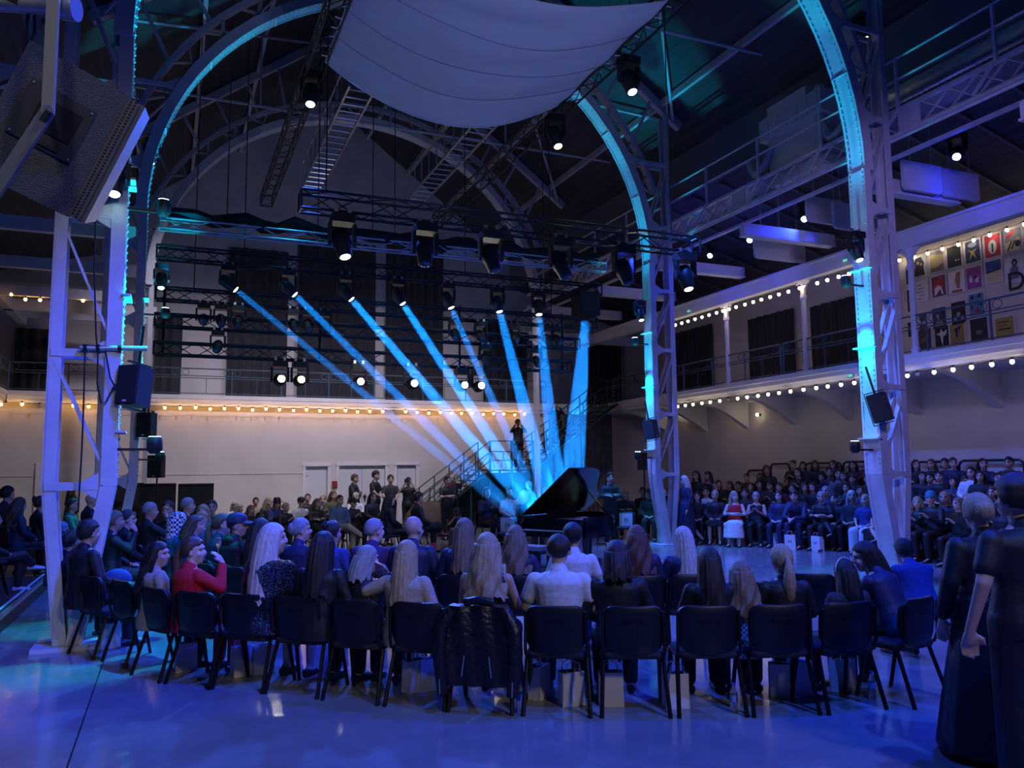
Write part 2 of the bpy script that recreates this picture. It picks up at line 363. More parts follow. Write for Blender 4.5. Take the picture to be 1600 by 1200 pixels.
BAF = mat('baffle_foam', (.62, .62, .64), .95, 0, .05, 6)
def baffle(px, py, X, n, lab):
    p = at_x(px, py, X)
    out = []
    for i in range(9):
        a = PI/2*i/8
        out.append((.46+.08*math.cos(a-PI/2), -.30+.08+.08*math.sin(a-PI/2)))
    pr = [(-.54, .3), (-.54, -.2), (-.52, -.26), (-.46, -.3), (.46, -.3), (.52, -.26), (.54, -.2), (.54, .3)]
    t = thing('acoustic_baffle', lab, 'baffle', p, 0, 'hanging acoustic baffles')
    MB().prism(pr, ((1, 0, 0), (0, 0, 1), (0, 1, 0)), .07, (0, -.035, 0)).build('panel', BAF, t)
    for s in (-.3, .3): MB().tube([(s, 0, .3), (s, 0, max(.6, 9.62-.274*(p.x+s-13.2)-p.z))], .012, 6).build('hanger', ALU, t)
for i, (px, py) in enumerate(((1440, 278), (1500, 290), (1330, 340), (1368, 345), (1232, 392), (1205, 388), (1288, 330))):
    baffle(px, py, (13.9, 15.1, 13.9, 15.0, 14.9, 13.8, 13.8)[i], 1, 'pale rounded acoustic baffle under the right aisle roof, %s from the photo edge' % ORD[(1, 0, 3, 2, 5, 6, 4)[i]])

# nave roof: boards, ridge, purlins
RZ0, RZ1 = 11.2, 16.6
for s, nm in ((-1, 'ceiling_nave_left'), (1, 'ceiling_nave_right')):
    struct(MB().prism([(XC, RZ1), (XC+s*7.85, RZ1-5.4*7.85/7.2), (XC+s*7.85, RZ1-5.4*7.85/7.2+.1), (XC, RZ1+.1)], ((1, 0, 0), (0, 0, 1), (0, 1, 0)), 40, (0, -8, 0)).build(nm, ROOFM))
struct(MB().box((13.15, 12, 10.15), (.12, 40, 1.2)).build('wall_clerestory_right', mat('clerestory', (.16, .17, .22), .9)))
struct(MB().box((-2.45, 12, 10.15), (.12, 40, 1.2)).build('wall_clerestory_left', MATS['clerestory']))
for s in (-1, 1):
    for t in (.22, .45, .68, .9):
        x = XC+s*7.2*t; z = RZ1-(RZ1-RZ0)*t-.12
        tag(MB().bar((x, -4, z), (x, 31, z), .10, .18).build('purlin', ROOFSTEEL), '%s dark roof purlin, %s from the ridge' % ('left' if s < 0 else 'right', ORD[int(t*4.3)]), 'beam', 'roof purlins')

# steel portal frames
IN = 5.93; OUT = 6.62; SPR = 7.2; FZ = 1.78
RIV = MB().ell((0, 0, 0), (.022, .022, .016), 6, 4)
def arch_pt(a, R): return Vector((XC-math.cos(a)*R, 0, SPR+math.sin(a)*R*.965))
def portal(Y, lab, detail, legs=True):
    t = thing('steel_arch_frame', lab, 'steel arch', (0, Y, 0))
    D = .36                                  # depth of the channel along y
    for s in ((-1, 1) if legs else ()):
        X = lambda h: XC+s*h
        # inner leg: web plate facing the nave with two flanges, bent outward below the knee
        for (a, za), (c, zc) in ((((IN, FZ), (IN, SPR))), ((IN+.28, .0), (IN, FZ))):
            p, q = Vector((X(a), 0, za)), Vector((X(c), 0, zc))
            MB().bar(p, q, D, .05, (s, 0, 0)).build('inner_web', STEEL, t)
            for e in (-1, 1):
                off = Vector((s*.05, e*(D/2-.02), 0)); MB().bar(p+off, q+off, .05, .16, (s, 0, 0)).build('inner_flange', STEEL, t)
        for (a, za), (c, zc) in ((((OUT, FZ), (OUT, 11.3))), ((IN+.50, .0), (OUT, FZ))):
            p, q = Vector((X(a), 0, za)), Vector((X(c), 0, zc)); MB().bar(p, q, .26, .06, (s, 0, 0)).build('outer_leg', STEEL, t)
            for e in (-1, 1):
                off = Vector((-s*.05, e*.12, 0)); MB().bar(p+off, q+off, .04, .12, (s, 0, 0)).build('outer_flange', STEEL, t)
        MB().box((X(IN+.38), 0, .02), (.7, .6, .05)).build('base_plate', STEEL, t)
        zs = [FZ, 3.3, 4.95, 6.5, 8.2, 9.9]
        for k, z in enumerate(zs):
            ih = IN if z <= SPR else IN-(IN*(1-math.sqrt(max(0, 1-((z-SPR)/(IN*.965))**2)))) + .1
            for e in (-1, 1):
                MB().bar((X(ih), e*.13, z), (X(OUT), e*.13, z), .05, .09).build('strut', STEEL, t)
                if k+1 < len(zs):
                    z2 = zs[k+1]; ih2 = IN if z2 <= SPR else IN-(IN*(1-math.sqrt(max(0, 1-((z2-SPR)/(IN*.965))**2)))) + .1
                    a = (X(OUT-.03), e*.10, z2-.08); c = (X(ih+.05), e*.10, z+.08)
                    if k % 1 == 0: MB().bar(a, c, .03, .09, (0, 1, 0)).build('diagonal', STEEL, t)
            MB().prism([(0, -.22), (.28, -.05), (.28, .05), (0, .22)], ((s, 0, 0), (0, 0, 1), (0, 1, 0)), .02, (X(ih+.04), -.15, z)).build('gusset', STEEL, t)
        if detail:
            rv = MB(); N = 60
            for k in range(N):
                z = FZ+.1+(SPR-FZ)*k/N
                for e in (-1, 1): rv.ell((X(IN-.03), e*(D/2-.04), z), (.014, .018, .018), 6, 4)
            stuff(rv.build('rivets', STEEL, t, True))
        for z in (2.4, 4.0, 5.4): MB().box((X(IN-.06), 0, z), (.10, D+.1, .025)).build('shelf_plate', STEEL, t)
    if not legs:
        for s in (-1, 1): MB().bar((XC+s*(IN+.02), 0, 0), (XC+s*(IN+.02), 0, SPR), .22, .12, (s, 0, 0)).build('post', ROOFSTEEL, t)
    # arch: web, flanges and stiffeners
    N = 40; rings = []; fl = [[], []]
    for k in range(N+1):
        a = PI*k/N; p = arch_pt(a, IN); n = Vector((math.cos(a), 0, -math.sin(a)))   # towards the centre
        rings.append([p+Vector((0, -D/2, 0)), p+Vector((0, D/2, 0)), p-n*.05+Vector((0, D/2, 0)), p-n*.05+Vector((0, -D/2, 0))])
        for i, e in enumerate((-1, 1)):
            q = p+Vector((0, e*(D/2-.01), 0)); w_ = Vector((0, .025, 0)); fl[i].append([q-w_+n*.012, q+w_+n*.012, q+w_-n*.20, q-w_-n*.20])
    MB().loft(rings).build('arch_web', STEEL, t, True)
    for f in fl: MB().loft(f).build('arch_flange', STEEL, t, True)
    rings = []
    for k in range(N+1):
        a = PI*k/N; p = arch_pt(a, IN+.55); n = Vector((math.cos(a), 0, -math.sin(a)))
        rings.append([p+Vector((0, -.10, 0)), p+Vector((0, .10, 0)), p-n*.10+Vector((0, .10, 0)), p-n*.10+Vector((0, -.10, 0))])
    MB().loft(rings[4:-4]).build('arch_outer_rib', ROOFSTEEL, t)
    for k in range(3, 38):
        a = PI*k/N; a2 = PI*(k+(1 if k % 2 else -1))/N
        MB().bar(arch_pt(a, IN+.05), arch_pt(a2, IN+.55), .08, .03).build('arch_lacing', ROOFSTEEL, t)
    for k in range(4, 37, 4):
        a = PI*k/N; p = arch_pt(a, IN-.015); n = Vector((math.cos(a), 0, -math.sin(a)))
        MB().bar(p+Vector((0, -D/2, 0)), p+Vector((0, D/2, 0)), .03, .03).build('stiffener', STEEL, t)
    if detail:
        rv = MB()
        for k in range(150):
            a = PI*(k+.5)/150; p = arch_pt(a, IN-.02)
            for e in (-1, 1): rv.ell(p+Vector((0, e*(D/2-.05), 0)), (.018, .018, .018), 6, 4)
        stuff(rv.build('arch_rivets', STEEL, t, True))
    # rafters and roof lattice above the arch
    for s in (-1, 1):
        e0, e1 = Vector((XC+s*7.1, 0, RZ0-.1)), Vector((XC, 0, RZ1-.25))
        MB().bar(e0, e1, .16, .22).build('rafter', ROOFSTEEL, t)
        prev = None
        for k in range(1, 8):
            tt = k/8; top = e0.lerp(e1, tt); a = math.acos(max(-1, min(1, (1-tt)*1.05 if tt < .05 else (1-tt)*.98)))
            bot = arch_pt(a if s < 0 else PI-a, IN+.6)
            MB().bar(top, bot, .07, .07).build('web_post', ROOFSTEEL, t)
            if prev: MB().bar(prev, top if k % 2 else bot, .05, .08).build('web_diagonal', ROOFSTEEL, t)
            prev = bot if k % 2 else top
    return t
portal(10.5, 'near riveted steel arch frame glowing cyan, its legs at both photo edges', True)
portal(17.5, 'far riveted steel arch frame glowing cyan behind the hanging sail', True)
portal(24.5, 'unlit grey steel arch frame nearest the back gable wall', False, False)
for yy, nm in ((14.0, 'near'), (21.0, 'far')):
    t = thing('roof_tie', '%s slender roof tie rods with hangers between the arch frames' % nm, 'roof tie', (0, yy, 0))
    MB().tube([(-1.5, 0, 11.4), (12.3, 0, 11.4)], .035, 6).build('tie_rod', ROOFSTEEL, t)
    for x in (1.9, XC, 8.8): MB().tube([(x, 0, 11.4), (x, 0, RZ1-.15-abs(x-XC)*.75)], .03, 6).build('hanger_rod', ROOFSTEEL, t)
# diagonal wind bracing in the roof plane
for s in (-1, 1):
    for (ya, yb) in ((10.5, 17.5), (17.5, 24.5)):
        t = thing('wind_brace', 'crossed wind bracing under the %s roof slope %s' % ('left' if s < 0 else 'right', 'over the sail' if ya < 12 else 'behind the sail'), 'roof brace', (0, 0, 0))
        a, c = (XC+s*6.9, ya, RZ0+.0), (XC+s*1.2, yb, RZ1-1.25); d, e = (XC+s*1.2, ya, RZ1-1.25), (XC+s*6.9, yb, RZ0+.0)
        MB().tube([a, c], .04, 6).build('brace_rod', ROOFSTEEL, t); MB().tube([d, e], .04, 6).build('brace_rod', ROOFSTEEL, t)
# ------------------------------------------------------------------ catwalk on the right, ducts, air unit
CX0, CX1, CZ = 12.15, 13.0, 8.0
t = thing('catwalk', 'lattice steel catwalk with handrail running along the right towers', 'catwalk', (0, 0, 0))
for X in (CX0, CX1):
    for z in (CZ-.04, CZ+.42): MB().bar((X, -2, z), (X, 27, z), .10, .06).build('chord', STEEL, t)
xb_ = MB().bar((0, -.26, -.19), (0, .26, .19), .02, .05, (1, 0, 0)).mesh('cross_brace', STEEL); xb2 = MB().bar((0.02, -.26, .19), (0.02, .26, -.19), .02, .05, (1, 0, 0)).mesh('cross_brace', STEEL)
for k in range(54):
    y = -1.6+k*.53
    if k % 9 == 4: MB().box((CX0, y, CZ+.19), (.03, .46, .44)).build('splice_plate', STEEL, t)
    else: link('cross_brace', xb_, t, (CX0, y, CZ+.19)); link('cross_brace', xb2, t, (CX0, y, CZ+.19))
MB().box(((CX0+CX1)/2, 12.5, CZ+.47), (CX1-CX0, 29, .03)).build('deck', mat('deck_grating', (.2, .21, .23), .6, .3, .3, 30), t)
for X in (CX0-.1,):
    for z in (CZ+.95, CZ+1.35): MB().tube([(X, -2, z), (X, 27, z)], .022, 6).build('handrail', STEEL, t)
    for k in range(15): MB().bar((X, -1.2+k*1.9, CZ+.4), (X, -1.2+k*1.9, CZ+1.36), .05, .05).build('rail_post', STEEL, t); MB().bar((X, -1.2+k*1.9, CZ+.42), (X+.02, -.75+k*1.9, CZ), .04, .05).build('knee_brace', STEEL, t)
MB().tube([(CX0-.16, -2, CZ-.18), (CX0-.16, 27, CZ-.18)], .03, 8).build('conduit', STEEL, t)
DUCT = mat('duct_foil', (.58, .60, .64), .4, .4, .08, 5)
mb = MB(); pts = []; rs = []
def corr(pts, r, amp=.012, step=.06):
    P, R_ = [], []; n = 0
    for a, c in zip(pts[:-1], pts[1:]):
        a, c = Vector(a), Vector(c); m = max(2, int((c-a).length/step))
        for i in range(m): P.append(a.lerp(c, i/m)); R_.append(r+(amp if n % 2 else 0)); n += 1
    P.append(Vector(pts[-1])); R_.append(r); return P, R_
P_, R_ = corr([(12.75, 0, 9.05), (12.75, 11.4, 9.05)], .17); tag(MB().tube(P_, R_, 10).build('ventilation_duct', DUCT, None, True), 'ribbed grey ventilation duct above the catwalk at the right photo edge', 'duct')
au = at_x(1242, 190, 12.4); t = thing('air_unit', 'boxy pale air handling unit with hoses beside the near right arch', 'air unit', (12.6, au.y, 9.0))
MB().box((0, 0, .55), (.75, 1.9, .5)).build('casing', mat('unit_paint', (.66, .66, .68), .45), t)
MB().box((0, .15, .9), (.6, 1.2, .3)).build('top_cowl', MATS['unit_paint'], t); MB().tube([(0, -.55, .75), (0, -.55, 1.05)], .12, 12).build('flue', MATS['unit_paint'], t)
for k in range(6): MB().box((-.385, -.75+k*.3, .55), (.02, .22, .4)).build('louvre', STEEL, t)
for s, yy in ((-1, -.7), (1, .6)):
    pts = [Vector((-.2, yy, .3))+Vector((-.1*math.sin(a), s*.9*(a/PI), -.55*math.sin(a)-.25*(a/PI))) for a in [PI*k/10 for k in range(11)]]
    P_, R_ = corr(pts, .10, .01, .05); MB().tube(P_, R_, 10).build('hose', DUCT, t, True)
MB().box((0, 0, -.24), (.5, 1.6, 1.1)).build('stand', STEEL, t)

# ------------------------------------------------------------------ trusses
def truss(name, p, q, s, m, label, step=.5, group=None, tri=False):
    p, q = Vector(p), Vector(q); L = (q-p).length; u = (q-p)/L
    a = u.cross(Vector((0, 0, 1))).normalized(); b_ = a.cross(u)
    t = thing(name, label, 'truss', p, 0, group)
    cs = [a*(i*s/2)+b_*(j*s/2) for i, j in ((-1, -1), (1, -1), (1, 1), (-1, 1))]
    ch = MB().tube([Vector(), u*L], .025, 8).mesh('chord', m, True)
    for c in cs: link('chord', ch, t, c)
    lc = MB(); n = max(2, int(L/step)); d = L/n
    for f in range(4):
        c0, c1 = cs[f], cs[(f+1) % 4]
        for k in range(n):
            x0, x1 = u*(k*d), u*((k+1)*d)
            lc.tube([c0+x0, c1+x1] if k % 2 else [c1+x0, c0+x1], .011, 5, False)
    for e in (0, L):
        for f in range(4): lc.tube([cs[f]+u*e, cs[(f+1) % 4]+u*e], .02, 6)
    stuff(lc.build('lacing', m, t)); return t
BT = BLACKM
LW = 19.0; HB = 18.55
ft0, ft1 = (1.9, 13.5, 6.47), (9.9, 13.5, 6.47)
truss('stage_truss', ft0, ft1, .32, BT, 'black front truss carrying moving heads below the sail')
t = truss('stage_truss', (-.35, 18.2, 7.2), (10.4, 18.2, 7.2), .22, ALU, 'pale aluminium truss with bunched black cloth along its top')
pts = [(-.35+k*.35, 18.2+.05*math.sin(k*2.1), 7.42+.06*math.sin(k*1.7)+.04*math.sin(k*4.1)) for k in range(31)]
tag(MB().tube(pts, [.11+.05*abs(math.sin(k*1.3)) for k in range(31)], 8).build('rolled_cloth', mat('rolled_black_cloth', (.02, .02, .024), .95), None, True), 'black cloth bundle rolled along the pale aluminium truss', 'cloth')
ROWZ = (6.66, 5.85, 5.26, 4.64)
for i, (z, xe) in enumerate(((6.66, 10.45), (5.85, 10.55), (5.26, 10.0), (4.64, 9.75))):
    truss('stage_truss', (-.38, LW if i else HB, z), (xe, LW if i else HB, z), .27, BT, 'black truss in the wall of lights, %s row from the top' % ORD[i], .42, 'stacked trusses of the light wall')
for x in (-.2, 3.2, 6.7, 9.6):
    tag(MB().tube([(x, LW+.135, 4.45), (x, LW+.135, 6.1)], .03, 8).build('truss_upright', BT, None, True), 'thin black upright tying the stacked light trusses, %s from the left' % ORD[int((x+.3)/3.2)], 'pole', 'truss uprights')
for x, nm in ((2.6, 'left'), (8.3, 'right')):
    truss('roof_truss', (x, 7.5, 10.55), (x, 26.0, 10.55), .34, BT, 'black lighting truss running down the hall along the %s edge of the sail' % nm, .45)
for x, nm in ((3.95, 'left'), (7.4, 'right')):
    t = thing('roof_ladder', 'pale roof access ladder with side rail seen past the sail, %s one' % nm, 'ladder', (x, 18.2, 11.0))
    for s in (-.3, .3): MB().bar((s, 0, 0), (s, 7.4, 0), .05, .06).build('stile', ALU, t)
    rg = MB().tube([(-.3, 0, 0), (.3, 0, 0)], .022, 6).mesh('rung', ALU)
    for k in range(18): link('rung', rg, t, (0, .2+k*.41, 0))
    MB().bar((-.3, 0, .8), (-.3, 7.4, .8), .04, .04).build('hand_rail', ALU, t)
    rp = MB().bar((-.3, 0, 0), (-.3, 0, .8), .03, .03).mesh('rail_post', ALU)
    for k in range(10): link('rail_post', rp, t, (0, .2+k*.78, 0))
# hanging steel ropes
for nm, y, z0, xs_r in (('front truss', 13.34, 6.62, (2.3, 9.2)), ('aluminium truss', 18.09, 7.3, (1.0, 4.2, 8.6)), ('upper light row', HB-.135, 6.78, (1.4, 3.0, 6.6)), ('lower light rows', LW+.135, 5.97, (.4, 5.0, 9.3))):
    for i, x in enumerate(xs_r):
        tag(MB().tube([(x, y, z0), (x, y, RZ1-.75*abs(x-XC)+.03)], .012, 5).build('suspension_rope', BLACKM), 'thin steel rope holding the %s, %s from the left' % (nm, ORD[i]), 'rope', 'truss ropes')
# ------------------------------------------------------------------ sail
SAIL = mat('sail_cloth', (.62, .63, .68), .9, 0, .04, 1.2, .1, 3, stretch=(1, 3, 1))
vs, fs = [], []; NX, NY = 36, 40; Y0, Y1 = 11.6, 16.1
def sail_z(u, v):
    s = math.sin(PI*u); lip = math.exp(-((1-v)*14)**2)*.10
    return 10.42 - s**.85*(.62+.55*(1-v)**1.5*0+.05*math.sin(v*22)*s) - lip*s + .03*math.sin(u*9+v*17)
for th in (0, .012):
    for j in range(NY+1):
        for i in range(NX+1):
            u, v = i/NX, j/NY; y = Y0+(Y1-Y0)*v + (.55*math.sin(PI*u)*v if v > .5 else .55*math.sin(PI*u)*v)
            vs.append((2.72+5.46*u, y, sail_z(u, v)+th))
M = NX+1; K = M*(NY+1)
for j in range(NY):
    for i in range(NX):
        a = j*M+i; fs.append((a, a+1, a+M+1, a+M)); fs.append((K+a+1, K+a, K+a+M, K+a+M+1))
for i in range(NX): fs.append((i, K+i, K+i+1, i+1)); a = NY*M+i; fs.append((a+1, K+a+1, K+a, a))
for j in range(NY): a = j*M; fs.append((a+M, K+a+M, K+a, a)); a = j*M+NX; fs.append((a, K+a, K+a+M, a+M))
t = thing('fabric_sail', 'large pale fabric sail sagging between the two roof trusses', 'sail', (0, 0, 0))
MB().add(vs, fs).build('cloth', SAIL, t, True)
def sp(u, v): 
    return (2.72+5.46*u, Y0+(Y1-Y0)*v+.55*math.sin(PI*u)*v, sail_z(u, v)-.01)
for v in (.3, .55, .78): MB().tube([sp(k/36, v) for k in range(37)], .008, 4).build('seam', mat('sail_seam', (.3, .31, .36), .9), t)
MB().tube([sp(k/36, 1) for k in range(37)], .02, 6).build('hem', SAIL, t, True)
for k in range(12):
    for u in (0, 1):
        a = sp(u, (k+.5)/12); MB().tube([a, (2.6 if u == 0 else 8.3, a[1], 10.4)], .012, 5).build('lashing', WHITE, t)

# ------------------------------------------------------------------ moving heads, par cans
LENS_OFF = mat('lens_glass', (.05, .06, .12), .08, 0, spec=.8)
LIT = {'beam': lit('lens_beam', (.75, .95, 1.0), 26), 'white': lit('lens_white', (1.0, .97, .72), 32), 'yellow': lit('lens_yellow', (1.0, .84, .22), 30), 'amber': lit('lens_amber', (1.0, .72, .25), 26),
       'blue': lit('lens_blue', (.55, .62, 1.0), 26), 'cyan': lit('lens_cyan', (.5, .95, 1.0), 22), 'dim': lit('lens_dim', (.9, .85, .65), 5), 'off': LENS_OFF}
for k_ in LIT.values(): k_.cycles.emission_sampling = 'NONE'
hb = MB(); hb.box((0, 0, -.09), (.30, .26, .13)); base_me = hb.mesh('base', BLACKP)
clamp_me = MB().box((0, 0, .0), (.05, .06, .12)).mesh('clamp', ALU)
ya = MB().prism([(-.05, -.15), (.06, -.15), (.05, -.40), (.0, -.46), (-.05, -.40)], ((0, 1, 0), (0, 0, 1), (1, 0, 0)), .045, (0, 0, 0)); yoke_me = ya.mesh('yoke_arm', BLACKP)
hd = MB().tube([(0, 0, .20), (0, 0, .185), (0, 0, .10), (0, 0, -.02), (0, 0, -.05), (0, 0, -.20), (0, 0, -.215)], [.07, .10, .125, .13, .115, .10, .085], 14); head_me = hd.mesh('head', BLACKP, True)
lens_me = {k: MB().ell((0, 0, -.21), (.078, .078, .025), 12, 6).mesh('lens', m, True) for k, m in LIT.items()}
def moving_head(loc, aim, kind, label, group, sc=1.0, rz=0):
    t = thing('moving_head_light', label, 'stage light', loc, rz, group); t.scale = (sc,)*3
    link('base', base_me, t)
    for s in (-1, 1): link('clamp', clamp_me, t, (s*.09, 0, 0))
    for s in (-1, 1): link('yoke_arm', yoke_me, t, (s*.165-.022, 0, 0))
    d = Matrix.Rotation(-rz, 3, 'Z') @ (Vector(aim)-(Vector(loc)+Vector((0, 0, -.42*sc)))).normalized()
    h = link('head', head_me, t, (0, 0, -.42)); h.rotation_euler = d.to_track_quat('-Z', 'Y').to_euler()
    link('lens', lens_me[kind], h)
    return Vector(loc)+Vector((0, 0, -.42*sc)) + (Vector(aim)-(Vector(loc)+Vector((0, 0, -.42*sc)))).normalized()*.22*sc
# haze lit by the eight beams
HAZE = bpy.data.materials.new('haze'); HAZE.use_nodes = True; nt = HAZE.node_tree
for n in list(nt.nodes): nt.nodes.remove(n)
vsn = nt.nodes.new('ShaderNodeVolumeScatter'); on = nt.nodes.new('ShaderNodeOutputMaterial'); nt.links.new(vsn.outputs[0], on.inputs['Volume'])
vsn.inputs['Density'].default_value = .19; vsn.inputs['Color'].default_value = (1, 1, 1, 1)
BX = ((356, 450, 797, .06, .12, .9), (450, 458, 806, .07, .13, 1.3), (540, 464, 832, .08, .17, 2.3), (622, 473, 842, .08, .17, 2.3), (700, 480, 848, .07, .13, 1.2), (778, 484, 862, .09, .24, 1.25), (842, 490, 874, .085, .24, 1.0), (915, 500, 889, .12, .34, .85))
for i, (px, py, tx, r0, r1, pw) in enumerate(BX):
    L0 = at_y(px, py, HB-.16); tgt = at_depth(tx, 800, 19.0)
    hl = Vector((L0.x, HB-.135, 6.49))
    if i < 7:
        e = moving_head(hl, tgt, 'beam', 'black moving head throwing a blue beam onto the stage, %s from the left' % ORD[i], 'beam lights of the light wall', 1.0)
    else: e = L0
    dv = (tgt-e).normalized(); end = tgt
    st = e+dv*.06
    tag(MB().tube([st, end], [r0, r1], 20).build('light_beam', HAZE, None, True), 'blue beam of lit haze slanting to the stage, %s from the left' % ORD[i], 'light beam', 'blue beams of lit haze')
    # the lamp behind the lens; a collimated beam keeps its strength along its length
    o = lamp('beam_lamp', 'AREA', st+dv*.01, (0.005, .26, 1.0), 15*pw*(r1*.85/.13)**2, end, 2*r1*.85)
    o.data.shape = 'DISK'; o.data.spread = 2*math.atan(r1*.25/(end-st).length)*1.4
# black cabinet at the end of the light wall, above the last beam
p = at_y(915, 476, HB); t = thing('flown_speaker', 'black speaker cabinet hung at the right end of the light wall', 'speaker', p)
MB().box((0, 0, 0), (.6, .5, .62)).build('cabinet', BLACKP, t); MB().box((0, -.26, 0), (.54, .02, .56)).build('grille', mat('speaker_grille', (.03, .03, .035), .7, .2), t); MB().box((0, -.1, (6.6-p.z+.31)/2), (.08, .08, 6.6-p.z-.31)).build('bracket', BLACKM, t); MB().box((-.02, -.02, -.335), (.3, .3, .05)).build('lamp_house', BLACKP, t)
# white and yellow blinders under the lowest truss, dark heads on the rows
for i, (px, py, k) in enumerate(((437, 578, 'yellow'), (468, 579, 'yellow'), (560, 581, 'yellow'), (643, 586, 'white'), (721, 589, 'white'), (747, 590, 'white'))):
    L0 = at_y(px, py, LW-.1); moving_head((L0.x, LW-.135, 4.48), (L0.x+(1.5-i*.6)*.4, 6.0, 1.2+3.0), k, 'bright %s light under the lowest truss, %s from the left' % ('white' if k == 'white' else 'yellow white', ORD[i]), 'bright lights of the light wall', 1.1)
    lamp('blinder_lamp', 'SPOT', (L0.x, LW-.4, L0.z), (1, .92, .7), 60, (XC, 6, 2), .06, 80, .6)
dk = ((320, 420, 1), (372, 485, 1), (345, 490, 1), (340, 525, 1), (457, 497, 0), (505, 495, 0), (708, 508, 0), (748, 512, 0), (852, 533, 1), (867, 528, 1), (835, 558, 1), (755, 550, 1), (480, 525, 0), (800, 505, 1))
for i, (px, py, dn) in enumerate(dk):
    L0 = at_y(px, py, LW); zr = min([z for z in ROWZ[1:] if z > L0.z+.2] or [5.85]); moving_head((L0.x, LW-.135, zr-.16), (L0.x+random.uniform(-.8, .8), 15.0, L0.z-3), 'off', 'unlit black stage light on the light wall, %s of the dark ones' % ORD[i], 'unlit lights of the light wall', .9)
# heads on the front truss
for i, (px, py, k, ax) in enumerate(((532, 350, 'dim', .4), (660, 362, 'off', -.2), (762, 380, 'off', .5), (870, 388, 'off', .8), (968, 400, 'off', .5), (1063, 410, 'dim', .1))):
    L0 = at_y(px, py, 13.5); moving_head((L0.x, 13.34, 6.28), (L0.x+ax*2, 11.8, 1), k, 'black moving head under the front truss, %s from the left' % ORD[i], 'heads on the front truss', 1.25)
# heads on the longitudinal trusses
for px, py, X, k, lab, c, pw in ((486, 152, 2.6, 'cyan', 'bright cyan light on the left roof truss', CYAN, 120), (868, 218, 8.2, 'amber', 'amber light shining down below the right roof truss', (1, .6, .12), 160), (983, 132, 8.6, 'white', 'bright pale yellow light beside the right roof truss', (1, .9, .5), 160)):
    L0 = at_x(px, py, X); moving_head((X, L0.y, L0.z+.6), (X+(.4 if X > 5 else -.6), L0.y-2.2, 4), k, lab, 'roof truss lights', 1.3)
    lamp('truss_lamp', 'SPOT', (X, L0.y-.3, L0.z-.2), c, pw, (X, L0.y-1.0, 0), .08, 70, .5)
# blue floods under the right aisle roof
for i, (px, py) in enumerate(((1497, 244), (1260, 341), (1175, 374), (1113, 398))):
    L0 = at_x(px, py, 14.3); moving_head((14.3, L0.y, L0.z+.48), (6.0, L0.y-4.5, 1.2), 'blue', 'glaring blue flood under the right aisle roof, %s from the right' % ORD[i], 'blue floods of the right aisle', 1.0, PI/2)
    lamp('flood_lamp', 'SPOT', (14.0, L0.y-.15, L0.z-.1), DEEP, 420, (7.0, L0.y-3.0, 0), .08, 95, .5)
    lamp('flood_spill', 'POINT', (14.35, L0.y, L0.z-.55), DEEP, 14, None, .1)
# cyan floods washing the arches
CF = MB().tube([(0, 0, .0), (0, 0, .05), (0, 0, .16), (0, 0, .2)], [.05, .09, .09, .07], 12).mesh('can', BLACKP, True)
for Y, nm in ((10.5, 'near'), (17.5, 'far')):
    for s in (-1, 1):
        side = 'left' if s < 0 else 'right'
        for j, z in enumerate((2.15, 5.05)):
            x = XC+s*(IN-.42)
            t = thing('arch_uplight', 'small black cyan uplight on the %s leg of the %s arch, %s one' % (side, nm, ('lower', 'upper')[j]), 'uplight', (x, Y, z), 0, 'cyan arch uplights')
            link('can', CF, t); MB().box((s*.20, 0, .05), (.40, .05, .03)).build('arm', BLACKM, t); MB().tube([(0, 0, .195), (0, 0, .205)], .065, 12).build('lens', LIT['cyan'], t)
            lamp('arch_lamp', 'SPOT', (x, Y, z+.25), ((0, .72, .95), CYAN)[j], (1500, 760)[j], (XC+s*(IN-.18), Y, z+5) if j == 0 else (XC+s*(IN-.85), Y, z+5.2), .05, (30, 40)[j], .4)
            if j == 1: lamp('arch_lamp', 'SPOT', (x, Y, z-.12), (0, .72, .95), 900 if s < 0 else 380, (XC+s*(IN+.05), Y, z-3.2), .05, 50, .5)
# bracket lights on the legs
for px, py, Y, X, lab in ((237, 245, 17.5, None, 'bright cyan floodlight on the far left arch at sail height'), (252, 440, 17.8, None, 'cyan lit head beside the left end of the light wall'), (1338, 395, 10.3, None, 'black light fixture on the near right arch'), (1000, 492, 17.2, None, 'black light fixture on the far right arch'), (180, 287, 10.2, None, 'pale light behind the near left tower'), (1348, 52, 10.72, None, 'black floodlight high behind the near right arch')):
    L0 = at_y(px, py, Y); moving_head((L0.x, Y, L0.z+.38), (L0.x, Y-1.5, L0.z-4), 'cyan' if px < 300 else 'dim', lab, 'lights on the arches', .85)

